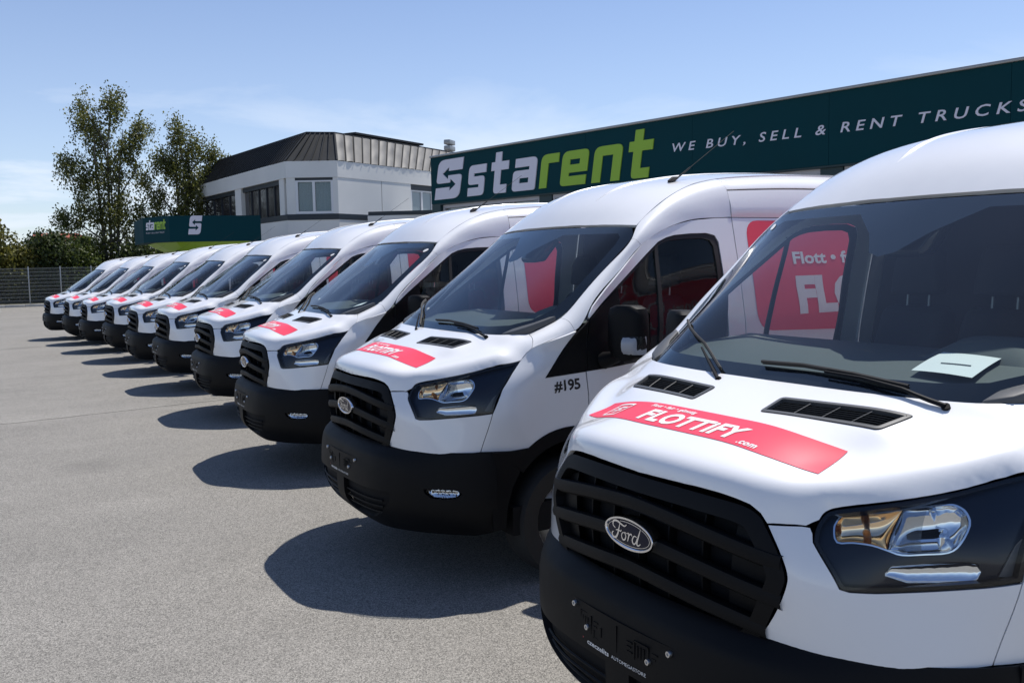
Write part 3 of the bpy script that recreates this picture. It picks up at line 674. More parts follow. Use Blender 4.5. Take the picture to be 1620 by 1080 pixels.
hp(fbox(MB(), .0, L_, 3.93, 3.977, -.5, -.02).obj('soffit', M['teald']))
hp(fbox(MB(), .0, .55, -.4, 3.927, -.48, -.012).obj('pillar', M['teald']))
for a in (6.15, 11.9, 16.72, 22.3, 27.6): hp(fbox(MB(), a, a+.62, -.4, 3.927, -.48, -.10).obj('pillar', M['teald']))
for a0, a1 in ((.56, 6.13), (6.79, 11.88), (12.54, 16.70), (17.36, 22.28), (22.94, 27.58)):
    f = fbox(MB(), a0, a1, 3.80, 3.925, -.40, -.14); fbox(f, a0, a0+.1, -.3, 3.797, -.40, -.14); fbox(f, a1-.1, a1, -.3, 3.797, -.40, -.14)
    n = max(2, int(round((a1-a0)/1.4))); w = (a1-a0-.2)/n
    for z in (3.05, 2.3, 1.5, .7): fbox(f, a0+.1, a1-.1, z, z+.07, -.36, -.18)
    for k in range(1, n): fbox(f, a0+.1+k*w-.03, a0+.1+k*w+.03, -.3, 3.797, -.35, -.19)
    fr = hp(f.obj('sectional_door', M['frame']))
    for k in range(n):
        for z in (3.12, 2.37, 1.57):
            p = fbox(MB(), a0+.1+k*w+.035, a0+.1+(k+1)*w-.035, z+.005, z+(.67 if z > 3 else .67), -.29, -.26).obj('pane', M['pane']); p.parent = fr
FZ0, FH = 4.14, 1.11
wl = glyph('S', .24, 4.13, 1.10, 1.56, .17)
for ch, x, w in (('s', 2.31, 1.18), ('t', 3.62, 1.22), ('a', 4.84, 1.34)): wl += glyph(ch, x, FZ0, FH, w, .15)
gl_ = []
for ch, x, w in (('r', 6.27, 1.30), ('e', 7.29, 1.34), ('n', 8.75, 1.33), ('t', 10.22, 1.22)): gl_ += glyph(ch, x, FZ0+.01, FH, w, .15)
for g_ in wl: hp(solid2d('sign_letter', [g_], fac, .03, M['signw'], None))
for g_ in gl_: hp(solid2d('sign_letter', [g_], fac, .03, M['lime'], None))
V, F = text2d('WE BUY, SELL & RENT TRUCKS', 1, .2, .012, 1.55); V = fit(V, 12.04, 21.62, 0, 1); V[:, 1] = 4.755-.0095*(V[:, 0]-12)+.29*V[:, 1]
par_ = list(range(len(V)))
def root(i):
    while par_[i] != i: i = par_[i]
    return i
for f in F:
    for i in f[1:]: par_[root(i)] = root(f[0])
isl = {}
for f in F: isl.setdefault(root(f[0]), []).append(f)
for fs in isl.values():
    ids = sorted({i for f in fs for i in f}); mp_ = {i: k for k, i in enumerate(ids)}
    hp(flat2d('sign_letter', V[ids], [tuple(mp_[i] for i in f) for f in fs], fac, .012, M['signw'], None))

# floodlight on the flat roof
fl = tag(empty('roof_floodlight', (-15.9, -31.9, 5.6)), 'twin floodlights on a short pole above the left end of the green hall', 'floodlight')
MB().tube([(0, 0, 0), (0, 0, .75)], .035).obj('pole', M['galv'], fl, smooth=True)
for z in (.72, .96):
    h = MB().box((-.30, -.10, z), (.30, .16, z+.19)); h.box((-.26, .16, z+.02), (.26, .19, z+.17)); h.obj('lamp_head', M['trim'], fl, bevel=.02).rotation_euler = (0, 0, math.radians(-140))

# ------------------------------------------------------------------ white office building with the mansard roof
M['render'] = mat('white_cladding', (.74, .73, .69), .7, var=.05, vscale=.5)
M['slate'] = mat('dark_roof_metal', (.022, .024, .026), .55, metal=.0, var=.25, vscale=1.2, spec=.25)
M['zinc'] = mat('weathered_zinc', (.15, .145, .135), .6, metal=.0, var=.25, vscale=1.0)
M['wind'] = mat('office_window', (.035, .032, .036), .10, spec=.7)
M['curt'] = mat('curtain', (.42, .45, .50), .8)
M['band'] = mat('dark_band', (.02, .028, .036), .5)
B0, B1, B2, B3 = np.array([-11.80, -62.05]), np.array([-12.83, -44.67]), np.array([-15.17, -43.34]), np.array([-22.38, -47.07])
B4 = B2+(B3-B2)*2.2; B5 = np.array([-31.5, -66.0])
PL = [B0, B1, B2, B4, B5]
off = tag(empty('office_building', (-18, -52, -.3)), 'white two-storey office building with dark mansard roof beyond the vans', 'building')
def op(o, par=None): o.parent = par or off; o.matrix_parent_inverse = off.matrix_basis.inverted() if par is None else Matrix.Identity(4); return o
CEN = np.array([-20., -54.])
def wallq(mb, a, b, z0, z1, o0, o1):
    """box along wall a->b (2d) between offsets o0<o1 (outwards)"""
    d = (b-a)/np.linalg.norm(b-a); n = np.array([d[1], -d[0]]); n = n if n@(a-CEN) > 0 else -n
    V = [tuple(np.r_[p+n*o, z]) for o in (o0, o1) for p, z in ((a, z0), (b, z0), (b, z1), (a, z1))]
    return mb.add(V, [(0, 1, 2, 3), (7, 6, 5, 4), (0, 4, 5, 1), (1, 5, 6, 2), (2, 6, 7, 3), (3, 7, 4, 0)])
def ring(name, z0, z1, o, m):
    P = [tuple(p) for p in PL]; c = CEN; Q = [tuple(np.array(p)+(np.array(p)-c)/np.linalg.norm(np.array(p)-c)*o) for p in P]
    return op(MB().prism(Q, z0, z1).obj(name, m))
ring('lower_wall', -.4, 4.02, -.05, M['render']); ring('band', 4.023, 4.32, -.02, M['band']); ring('core', 4.323, 6.20, -.45, M['wind']); ring('fascia', 6.203, 7.05, 0, M['render'])
# upper storey of the left flank: white posts with dark glazing between
def lerp(a, b, t): return a+(b-a)*t
lt = [0, .021, .50, .56, .90, .955, 1.0]
pz = (4.323, 6.2)
for t0, t1 in ((0, .03), (.508, .572), (.937, .977)): op(wallq(MB(), lerp(B0, B1, t0), lerp(B0, B1, t1), *pz, -.3, -.03).obj('post', M['render']))
for t0, t1 in ((.03, .508), (.572, .937), (.977, .999)):
    b = wallq(MB(), lerp(B0, B1, t0), lerp(B0, B1, t1), 5.95, 6.2, -.4, -.14); n = 5 if t1-t0 > .3 else 2
    for k in range(1, n): t = lerp(t0, t1, k/n); wallq(b, lerp(B0, B1, t-.003), lerp(B0, B1, t+.003), 4.33, 5.95, -.4, -.2)
    f = op(b.obj('window', M['band']))
    for k in range(n): op(wallq(MB(), lerp(B0, B1, lerp(t0, t1, (k+.03)/n)), lerp(B0, B1, lerp(t0, t1, (k+.97)/n)), 4.35, 5.94, -.36, -.26).obj('pane', M['wind']), f)
# chamfered corner bay: white frame window with curtains
for t0, t1 in ((0, .17), (.90, 1)): op(wallq(MB(), lerp(B1, B2, t0), lerp(B1, B2, t1), *pz, -.3, -.03).obj('post', M['render']))
wf = MB(); wa, wb = lerp(B1, B2, .17), lerp(B1, B2, .90)
wallq(wf, wa, wb, 4.33, 4.46, -.2, -.05); wallq(wf, wa, wb, 5.98, 6.06, -.2, -.05)
for t in (.17, .50, .855): wallq(wf, lerp(B1, B2, t), lerp(B1, B2, t+.05), 4.46, 5.98, -.2, -.05)
M['pvc'] = mat('white_window_frame', (.72, .72, .72), .4)
w = op(wf.obj('window', M['pvc'])); op(wallq(MB(), wa, wb, 6.063, 6.2, -.2, -.06).obj('blind_box', M['band']))
for t0, t1 in ((.222, .498), (.552, .853)):
    a, b = lerp(B1, B2, t0), lerp(B1, B2, t1); op(wallq(MB(), a, b, 4.465, 5.975, -.14, -.12).obj('pane', M['glass']), w)
    cu = MB(); d = (b-a)/np.linalg.norm(b-a); n_ = np.array([d[1], -d[0]]); n_ = n_ if n_@(a-CEN) > 0 else -n_; Vc = []; K = 60
    for k in range(K+1): p = lerp(a, b, k/K)+n_*(-.25+.022*math.sin(k*1.05)+.012*math.sin(k*.37)); Vc += [(*p, 4.47), (*p, 5.97)]
    op(mk('curtain', Vc, [(2*k, 2*k+2, 2*k+3, 2*k+1) for k in range(K)], M['curt'], smooth=True), w)
# right flank: plain cladding panels and a window towards the hall
for t0, t1 in ((0, .197), (.2, .345)): op(wallq(MB(), lerp(B2, B4, t0), lerp(B2, B4, t1), *pz, -.3, -.02).obj('cladding_panel', M['render']))
op(wallq(MB(), lerp(B2, B4, .47), lerp(B2, B4, 1), *pz, -.3, -.02).obj('cladding_panel', M['render']))
wf = MB(); wallq(wf, lerp(B2, B4, .348), lerp(B2, B4, .468), 4.4, 4.5, -.25, -.1); wallq(wf, lerp(B2, B4, .348), lerp(B2, B4, .468), 5.8, 5.88, -.25, -.1)
for t in (.348, .405, .461): wallq(wf, lerp(B2, B4, t), lerp(B2, B4, t+.008), 4.5, 5.8, -.25, -.1)
w = op(wf.obj('window', M['pvc'])); op(wallq(MB(), lerp(B2, B4, .348), lerp(B2, B4, .468), 5.883, 6.2, -.25, -.08).obj('blind_box', M['band']))
for t0, t1 in ((.357, .404), (.414, .46)): op(wallq(MB(), lerp(B2, B4, t0), lerp(B2, B4, t1), 4.51, 5.79, -.2, -.16).obj('pane', M['pane']), w)
# mansard: sloped standing-seam faces
RZ = 8.62
def rdg(px): return np.array(px)
R0, R1, R2 = np.array([-13.12, -60.4]), np.array([-14.23, -45.3]), np.array([-15.62, -44.8]); R4 = B4+np.array([-2.6, -3.4]); R5 = B5+np.array([1.9, 1.9])
RL = [R0, R1, R2, R4, R5]
ns = [40, 6, 34]
for i, m in ((0, 'slate'), (1, 'slate'), (2, 'zinc'), (3, 'slate')):
    e0, e1, r0, r1 = PL[i], PL[i+1], RL[i], RL[i+1]; n = ([40, 6, 27, 20])[i]
    face = op(mk('roof_slope', [(*e0, 7.055), (*e1, 7.055), (*r1, RZ), (*r0, RZ)], [(0, 1, 2, 3)], M[m]))
    nn = np.cross(np.r_[e1-e0, 0], np.r_[r0-e0, RZ-7.055]); nn /= np.linalg.norm(nn); nn = nn if nn[2] > 0 else -nn
    rng = random.Random(i)
    for k in range(n+1):
        t = k/n; a = np.r_[lerp(e0, e1, t), 7.05]; b = np.r_[lerp(r0, r1, t), RZ]; d = np.r_[(e1-e0)/np.linalg.norm(e1-e0), 0]*.03
        sm = MB().add([tuple(a-d), tuple(a+d), tuple(b+d), tuple(b-d), tuple(a-d+nn*.07), tuple(a+d+nn*.07), tuple(b+d+nn*.07), tuple(b-d+nn*.07)], [(0, 1, 2, 3), (4, 5, 6, 7), (0, 1, 5, 4), (1, 2, 6, 5), (2, 3, 7, 6), (3, 0, 4, 7)]).obj('standing_seam', M['slate'])
        sm.parent = face
        if i == 2 and k < n:   # slightly buckled zinc trays, each with its own curve
            a2 = np.r_[lerp(e0, e1, (k+1)/n), 7.05]; b2 = np.r_[lerp(r0, r1, (k+1)/n), RZ]; G = []; bl = .012+.03*rng.random()
            for u in range(6):
                for v in range(9): p = lerp(lerp(a, a2, .06+.88*u/5), lerp(b, b2, .06+.88*u/5), v/8); G.append(tuple(p+nn*(.012+bl*math.sin(PI*u/5)*(1+.6*math.sin(v*1.3+k)))))
            ty = mk('roof_tray', G, [(u*9+v, (u+1)*9+v, (u+1)*9+v+1, u*9+v+1) for u in range(5) for v in range(8)], M['zinc'], smooth=True); ty.parent = face
op(MB().prism([tuple(p) for p in RL], RZ+.003, RZ+.10).obj('roof_edge', M['slate']))
q0, q1 = np.array([-18.6, -48.6]), np.array([-24.0, -51.6]); op(wallq(wallq(MB(), q0, q1, RZ+.1, 9.18, -2.5, -.2), q0-(q1-q0)*.08, q1+(q1-q0)*.02, 9.183, 9.3, -2.8, .05).obj('roof_box', M['slate']))
# low annex in front of the right flank
an = tag(empty('flat_roof_annex', (-19, -41, -.3)), 'low flat-roofed annex with dark parapet between the office building and the green hall', 'building')
c0, c1 = np.array([-16.3, -42.2]), np.array([-19.2, -40.0]); 
w_ = wallq(MB(), c0, c1, -.35, 4.15, -4, 0).obj('wall', M['render']); w_.parent = an; w_.matrix_parent_inverse = an.matrix_basis.inverted()
w_ = wallq(MB(), c0-np.array([.1, .1]), c1, 4.153, 4.36, -4, .08).obj('parapet', M['band']); w_.parent = an; w_.matrix_parent_inverse = an.matrix_basis.inverted()
w_ = wallq(MB(), c1, c1+np.array([-6., 3.2]), -.35, 4.25, -4, 0).obj('wall', M['render']); w_.parent = an; w_.matrix_parent_inverse = an.matrix_basis.inverted()
w_ = wallq(MB(), c1, c1+np.array([-6., 3.2]), 4.253, 4.45, -4, .08).obj('parapet', M['band']); w_.parent = an; w_.matrix_parent_inverse = an.matrix_basis.inverted()

# ------------------------------------------------------------------ entrance canopy with the S emblem
cn = tag(empty('entrance_canopy', (-7.8, -39, -.3)), 'green entrance canopy with white S arrow emblem and small starent lettering', 'canopy')
def cp(o, par=None): o.parent = par or cn; o.matrix_parent_inverse = cn.matrix_basis.inverted(); return o
K0, K1, K2 = np.array([-5.2, -41.3]), np.array([-5.92, -39.15]), np.array([-9.64, -38.29])
K3, K4 = K2+np.array([-.3, -5.5]), K0+np.array([-.3, -4.5])
cp(MB().prism([tuple(p) for p in (K0, K1, K2, K3, K4)], 2.82, 3.93).obj('fascia', M['teal']))
ins_ = lambda p, k: tuple(np.array(p)+(np.array([-7.8, -42.2])-np.array(p))*k)
V = [(*p, 2.817) for p in (ins_(K0, .2), ins_(K1, .2), ins_(K2, .16), ins_(K3, .2), ins_(K4, .2))]+[(*ins_(p, .46), 2.42) for p in (K0, K1, K2, K3, K4)]
cp(mk('soffit', V, [(i, (i+1) % 5, 5+(i+1) % 5, 5+i) for i in range(5)]+[(9, 8, 7, 6, 5)], M['lime']))
for p in ((-6.6, -41.0), (-9.2, -40.2)): cp(MB().tube([(*p, -.35), (*p, 2.45)], .09, 12).obj('column', M['teald'], smooth=True))
def kf(a, b):
    d = (b-a)/np.linalg.norm(b-a); n = np.array([d[1], -d[0]]); n = n if n@(a-np.array([-7.8, -42.])) > 0 else -n
    return lambda x, z, o: tuple(np.r_[a+d*x+n*o, z])
cp(solid2d('emblem', glyph('S', .76, 3.12, .60, .50, .17), kf(K1, K2), .02, M['signw'], None))
x = .28; f01 = kf(K0, K1)
for ch, wd, m in (('s', .27, 'signw'), ('t', .27, 'signw'), ('a', .27, 'signw'), ('r', .27, 'lime'), ('e', .27, 'lime'), ('n', .27, 'lime'), ('t', .27, 'lime')):
    cp(solid2d('sign_letter', glyph(ch, x, 3.37, .33, wd, .15), f01, .015, M[m], None)); x += wd*GL[ch][0]*1.02
V, F = text2d('WE BUY, SELL & RENT TRUCKS', 1, .2, .01, 1.4); V = fit(V, .27, 1.85, 3.20, 3.27); cp(flat2d('sign_lettering', V, F, f01, .012, M['signw'], None))

# ------------------------------------------------------------------ far red-roofed house
M['tile'] = mat('red_roof_tiles', (.36, .10, .06), .8, var=.15, vscale=.6)
fh = tag(empty('distant_house', (-7, -110, 0)), 'distant house whose red tiled roof shows above the hedge', 'building')
MB().box((-2.6, -5, -.5), (2.3, 5, 4.6)).obj('wall', M['render'], fh)
MB().add([(-2.9, -5.5, 4.62), (2.6, -5.5, 4.62), (2.6, 5.5, 4.62), (-2.9, 5.5, 4.62), (-2.2, 0, 5.55), (2.2, 0, 5.55)], [(0, 1, 5, 4), (1, 2, 5), (2, 3, 4, 5), (3, 0, 4), (3, 2, 1, 0)]).obj('roof', M['tile'], fh)

# ------------------------------------------------------------------ the van, built once in its own coordinates (x forward, y left, nose at x=0)
van = empty('delivery_van')
def xz(L, step=.035, closed=True):
    L = np.array(resample(L, step, closed)); x, z = L[:, 0], L[:, 1]; lo, hi = np.full(len(L), .3), np.full(len(L), 6.2)
    for _ in range(44):
        m = (lo+hi)/2; k = W(m, z)[:, 0] > x; lo = np.where(k, m, lo); hi = np.where(k, hi, m)
    return [(float(a), float(b)) for a, b in zip((lo+hi)/2, z)]
# --- fender
arc = [(-1.0+.50*math.cos(a), .38+.50*math.sin(a)) for a in np.radians(np.linspace(101, 54.5, 9))]
sail_low = [(-.821, 1.165), (-.95, 1.172), (-1.083, 1.181)]
fender = xz([(-.44, .788), (-.475, .90), (-.503, .995), (-.565, 1.12), (-.63, 1.20), (-.695, 1.268), (-.733, 1.305), (-.76, 1.330), (-.82, 1.352), (-.88, 1.372), (-.95, 1.394), (-1.015, 1.414), (-.92, 1.293)]+sail_low+[(-1.093, 1.05), (-1.095, .872)]+arc+[(-.60, .782), (-.52, .786)])
both('fender', fender, W, M['white'], van, step=.035, fstep=.02)
# --- nose panel between grille, lamp and bumper
HLO = [(.581, 1.065), (.585, 1.098), (.592, 1.122), (.603, 1.141), (.63, 1.151), (.713, 1.173), (.85, 1.206), (.929, 1.236), (1.034, 1.266), (1.026, 1.19), (1.020, 1.12), (1.003, .997), (.93, .984), (.846, .973), (.724, .960), (.665, .957), (.640, .962), (.615, 1.005)]
HLs = smoothpoly(HLO[:5], 3)[:-1]+HLO[4:15]+smoothpoly(HLO[14:18]+[HLO[0]], 3)[1:-1]
gr = [(invWy(y, z), z) for y, z in [(.476, 1.097), (.517, 1.04), (.545, .985), (.545, .945), (.512, .86), (.456, .766)]]
nose = smoothpoly(gr, 4)+[(invWy(y, .772), .772) for y in (.57, .687, .80)]+xz([(-.36, .780), (-.44, .788), (-.475, .90), (-.503, .995)], closed=False)+HLO[12:15]+[(.665, .957), (.640, .962), (.615, 1.005), (.581, 1.065), (.580, 1.085), (.572, 1.099), (.55, 1.1005)]
both('nose_panel', nose, W, M['white'], van, step=.03, fstep=.012)
# --- door with window opening
gap = [(-1.14, 1.545), (-1.25, 1.642), (-1.38, 1.745), (-1.47, 1.818), (-1.555, 1.886), (-1.62, 1.925), (-1.69, 1.955), (-1.76, 1.984), (-1.84, 2.008), (-1.98, 2.036), (-2.18, 2.05), (-2.309, 2.053)]
win = [(-1.086, 1.182), (-1.257, 1.194), (-1.5, 1.215), (-1.8, 1.25), (-2.13, 1.285), (-2.165, 1.32), (-2.172, 1.6), (-2.168, 1.90), (-2.145, 1.94), (-2.08, 1.955), (-1.95, 1.953), (-1.825, 1.944), (-1.76, 1.930), (-1.693, 1.905), (-1.592, 1.835), (-1.40, 1.697), (-1.223, 1.568), (-1.10, 1.472)]
arc2 = [(-1.0+.50*math.cos(a), .38+.50*math.sin(a)) for a in np.radians(np.linspace(166, 101.5, 10))]
door_o = [(-1.095, .872), (-1.097, 1.05), (-1.086, 1.182)]+win[1:][:16]+[(-1.10, 1.474), (-1.115, 1.51)]+gap+[(-2.309, 1.6), (-2.309, 1.0), (-2.309, .50)]+arc2
doors = both('door', xz(door_o), W, M['white'], van, step=.04, fstep=.03)
for d, mi in zip(doors, (False, True)):
    rim = inset(xz(win), .001); gp = inset(xz(win), .030)
    panel('window_seal', rim, W, M['rubber'], .06, d, holes=[gp], off=-.004, flange=.01, ins=0, mirror=mi, fstep=.03)
    panel('window_glass', gp, W, M['sglass'], .08, d, off=-.012, flange=0, ins=0, mirror=mi, fstep=.05)
    panel('sail_cover', xz([(-1.09, 1.186), (-1.257, 1.198), (-1.34, 1.205), (-1.36, 1.45), (-1.345, 1.640), (-1.223, 1.560), (-1.105, 1.467)]), W, M['plastic'], .05, d, off=.003, flange=.01, mirror=mi)
    panel('window_divider', xz([(-1.60, 1.232), (-1.635, 1.235), (-1.690, 1.90), (-1.660, 1.888)]), W, M['rubber'], .05, d, off=-.002, flange=.008, mirror=mi)
    s = -1 if mi else 1
    MB().tube(smoothpoly([(-2.02, s*.995, 1.09), (-2.03, s*1.03, 1.095), (-2.16, s*1.032, 1.095), (-2.18, s*.995, 1.09)], 5), .014, 8).obj('handle', M['plastic'], d, smooth=True)
both('quarter_trim', xz([(-.823, 1.166), (-.95, 1.173), (-1.082, 1.182), (-1.096, 1.468), (-1.02, 1.406), (-.92, 1.288)]), W, M['plastic'], van, step=.05, off=.004)
# --- A-pillar and roof rail
uS = lambda i: float(LU[i])
def lo(i0, i1, v0=0, v1=.16, n=4): return [(u, v0) for u in np.linspace(uS(i0), uS(i1), n*(i1-i0)+1)]+[(u, v1) for u in np.linspace(uS(i1), uS(i0), n*(i1-i0)+1)]
both('fender_top', lo(0, 2), LO, M['white'], van, step=.03, ins=.0012)
both('a_pillar', lo(2, 5), LO, M['white'], van, step=.03, ins=.0012)
both('roof_rail', lo(5, 10), LO, M['white'], van, step=.03, ins=.0012)
R2L = np.array([[(x, a, za), (x, b, zb), (x, c, zc), (x, d, zd)] for x, a, za, b, zb, c, zc, d, zd in
   [(-2.312, .712, 2.305, .783, 2.268, .831, 2.17, .848, 2.055), (-2.75, .70, 2.335, .785, 2.29, .833, 2.18, .849, 2.055), (-3.6, .70, 2.345, .786, 2.298, .834, 2.182, .849, 2.055), (-5.42, .70, 2.335, .785, 2.29, .833, 2.18, .848, 2.055)]])
_u2 = np.array([0, .44, 1.29, 3.11]); _b2u, _b2v = card(_u2), card([0, .055, .11, .24])
def LO2(u, v): return np.einsum('ni,ijk,nj->nk', _b2u(u), R2L, _b2v(v))
both('cargo_rail', [(0, 0), (3.1, 0), (3.1, .078), (0, .078)], LO2, M['white'], van, step=.12, fstep=.06)
both('cargo_upper_panel', [(0, .08), (3.1, .08), (3.1, .24), (0, .24)], LO2, M['white'], van, step=.12, fstep=.06)
wheel_gap = [(-4.25+.5*math.cos(a), .38+.5*math.sin(a)) for a in np.radians(np.linspace(166, 14, 16))]
side_o = xz([(-2.312, .50), (-2.312, 1.2), (-2.312, 2.053), (-5.42, 2.053), (-5.42, .50)]+wheel_gap)
both('cargo_side', side_o, W, M['white'], van, step=.12, fstep=.06)
# --- roof with two pressed beads, bonnet with two vents, windscreen
top_edge = [(float((RE(y)@_rex)[0])-.002, y) for y in (.803, .72, .62, .5, .4, .2, 0)]
ditch = [(-1.732, .776), (-1.80, .766), (-1.878, .756), (-2.0, .738), (-2.123, .716), (-2.31, .706), (-2.75, .694), (-5.42, .694)]
half = top_edge[::-1]+ditch; roof_o = half+[(x, -y) for x, y in half[::-1][:-1]]
panel('roof', roof_o, ROOF, M['white'], .06, van, fstep=.03, flange=.02)
def strip(name, path, S, m, w, h, parent, off=0):
    pa = np.array(path); t = np.gradient(pa, axis=0); t /= np.linalg.norm(t, axis=1, keepdims=True); nn = np.c_[-t[:, 1], t[:, 0]]; V = []
    prof = [(-w, -.001), (-w*.55, h*.8), (0, h), (w*.55, h*.8), (w, -.001)]
    fade = np.clip(np.minimum(np.arange(len(pa)), np.arange(len(pa))[::-1])/3, 0.02, 1)
    for i in range(len(pa)):
        for a, hh in prof: p, n = surfpt(S, [pa[i]+nn[i]*a*fade[i]], off); V.append(tuple(p[0]+n[0]*hh*fade[i]))
    return mk(name, V, [(i*5+j, i*5+j+1, (i+1)*5+j+1, (i+1)*5+j) for i in range(len(pa)-1) for j in range(4)], m, parent, smooth=True)
for y in (.285, -.285): strip('roof_bead', [(x, y) for x in np.r_[np.arange(-1.652, -2.4, -.03), np.arange(-2.4, -5.3, -.2)]], ROOF, M['white'], .009, .006, van)
hood_h = h_a(np.concatenate([GTOP3, SEAM3[1:], HTOP3, GAP3, REAR[1:]]))
hood_o = hood_h+[(x, -y) for x, y in hood_h[::-1][1:-1]]
vent = lambda s: h_xy([(x, s*y) for x, y in rpoly([(-.416, .152, .012), (-.521, .148, .02), (-.577, .578, .012), (-.466, .544, .02)])])
hood = panel('bonnet', hood_o, HOOD, M['white'], .016, van, holes=[vent(1), vent(-1)], fstep=.02, flange=.016)
for s in (1, -1):
    vo = vent(s); vi = inset(vo, .013)
    vt = panel('vent', inset(vo, .001), HOOD, M['grey'], .03, hood, holes=[vi], off=.0035, flange=.012, ins=0, fstep=.02)
    sl = MB(); A, B, C, D = [np.array(q) for q in h_xy([(-.416, s*.152), (-.521, s*.148), (-.577, s*.578), (-.466, s*.544)])]
    for k in range(9):
        t = (k+.6)/9.2; p = lerp(A, B, t); q = lerp(D, C, t); pts = [lerp(p, q, u) for u in np.linspace(.035, .965, 12)]
        P, N = surfpt(HOOD, pts, -.004); e = np.array([-.010, 0, .002])
        V = [tuple(x) for x in P]+[tuple(x+e-n*.007) for x, n in zip(P, N)]+[tuple(x-n*.003) for x, n in zip(P, N)]; n = 12
        sl.add(V, [(i, i+1, n+i+1, n+i) for i in range(n-1)]+[(i, 2*n+i, 2*n+i+1, i+1) for i in range(n-1)])
    for t in (.27, .51, .75):
        pts = [lerp(lerp(A, D, t), lerp(B, C, t), u) for u in np.linspace(.06, .94, 6)]; P, N = surfpt(HOOD, pts, -.002); sl.tube([tuple(x) for x in P], .0018, 5)
    sl.obj('vent_slats', M['grey'], hood)
    panel('vent_well', inset(vo, .004), HOOD, M['dark'], .06, hood, off=-.018, flange=0, ins=0)
wsh = [(0, 1.362), (.2, 1.364), (.4, 1.366), (.55, 1.370), (.66, 1.374), (.745, 1.384), (.80, 1.398), (.835, 1.423), (.858, 1.455), (.868, 1.50), (.869, 1.60), (.865, 1.70), (.861, 1.80), (.853, 1.915), (.838, 1.955), (.80, 1.993), (.72, 2.002), (.62, 2.006), (.5, 2.009), (.4, 2.010), (.2, 2.012), (0, 2.013)]
ws_o = wsh+[(-y, z) for y, z in wsh[::-1][1:-1]]
ws = panel('windscreen', ws_o, WS, M['glass'], .05, van, off=-.003, flange=0, fstep=.03)
inr = [(0, 1.432), (.3, 1.432), (.55, 1.436), (.68, 1.445), (.76, 1.475), (.803, 1.53), (.815, 1.60), (.808, 1.75), (.79, 1.90), (.775, 1.94), (.74, 1.962), (.6, 1.965), (.27, 1.968), (.13, 1.885), (.055, 1.815), (0, 1.80)]
inn = inr+[(-y, z) for y, z in inr[::-1][1:-1]]
panel('frit', inset(ws_o, .001), WS, M['frit'], .05, ws, holes=[inn], off=-.0045, flange=0, ins=0, fstep=.03)
sm = MB(); sm.prism([(-1.34, 1.965), (-1.19, 1.82), (-1.21, 1.79), (-1.30, 1.80), (-1.40, 1.93)], -.075, .075, lambda x, z, y: (x-.105, y*(1 if z < 1.9 else 1.35), z)); sm.obj('sensor_housing', M['frit'], ws, bevel=.012)
# cowl tray behind the bonnet and the little end pieces at its corners
panel('cowl', [(y, z-.02) for y, z in wsh[:9]]+[(.82, 1.36), (.6, 1.325), (0, 1.315)]+[(-.6, 1.325), (-.82, 1.36)]+[(-y, z-.02) for y, z in wsh[:9][::-1][:-1]], WS, M['plastic'], .05, van, off=-.010, flange=0, ins=0)
for s in (1, -1):
    MB().prism([(-.700, .695), (-.745, .762), (-.812, .806), (-.90, .845), (-.965, .862), (-.945, .825), (-.865, .785), (-.775, .705)], 0, 1, lambda x, y, k: (x, s*y, 1.386+(-.72-x)*.37+(k-.55)*.045)).obj('cowl_end', M['grey'], van, bevel=.006)
# wipers
def wiper(pts_arm, pts_bl):
    b = MB(); P, N = surfpt(WS, resample(pts_arm, .06, False), .015); b.tube([tuple(p) for p in P], [.0075-.004*i/len(P) for i in range(len(P))], 6)
    a = b.obj('wiper', M['plastic'], van, smooth=True); c = MB(); P, N = surfpt(WS, resample(pts_bl, .06, False), .010)
    k = len(P)
    for w, o0, o1 in ((.006, .002, .009), (.0025, -.007, .002)):
        d = np.gradient(P, axis=0); d /= np.linalg.norm(d, axis=1, keepdims=True); sd = np.cross(N, d)
        V = [tuple(P[i]+sd[i]*sx*w+N[i]*oz) for i in range(k) for sx, oz in ((-1, o0), (1, o0), (.5, o1), (-.5, o1))]
        c.add(V, [(4*i+j, 4*i+(j+1) % 4, 4*i+4+(j+1) % 4, 4*i+4+j) for i in range(k-1) for j in range(4)]+[(3, 2, 1, 0), (4*k-4, 4*k-3, 4*k-2, 4*k-1)])
    c.obj('wiper_blade', M['rubber'], a)
    q, n = surfpt(WS, [pts_arm[0]], .02); MB().tube([tuple(q[0]-n[0]*.05), tuple(q[0]-n[0]*.004)], [.016, .012], 10).obj('pivot', M['plastic'], a, smooth=True)
wiper([(.63, 1.372), (.49, 1.402), (.34, 1.418), (.20, 1.424)], [(.50, 1.412), (.3, 1.428), (.1, 1.437), (-.075, 1.433)])
wiper([(-.20, 1.366), (-.30, 1.405), (-.42, 1.452)], [(-.235, 1.398), (-.43, 1.468), (-.55, 1.500), (-.69, 1.535)])
# --- grille
gh = [(0, 1.143), (.2, 1.142), (.30, 1.140), (.38, 1.136), (.425, 1.128), (.455, 1.113), (.473, 1.094), (.514, 1.04), (.541, .985), (.541, .945), (.508, .86), (.470, .785), (.43, .748), (.37, .735), (.2, .728), (0, .726)]
def WYm(y, z):
    """front surface addressed by y,z"""
    y = np.asarray(y, float); z = np.asarray(z, float); a = np.abs(y); s = np.interp(a, _gy, _gs); lo_, hi_ = s-.08, s+.08
    for _ in range(26):
        m = (lo_+hi_)/2; k = W(m, z)[:, 1] < a; lo_ = np.where(k, m, lo_); hi_ = np.where(k, hi_, m)
    P = W((lo_+hi_)/2, z); P[:, 1] = y; return P
_gs = np.linspace(0, .75, 60); _gy = W(_gs, np.full(60, .95))[:, 1]
ghs = smoothpoly(gh, 3); go = ghs+[(-y, z) for y, z in ghs[::-1][1:-1]]
gi = inset(go, .048)
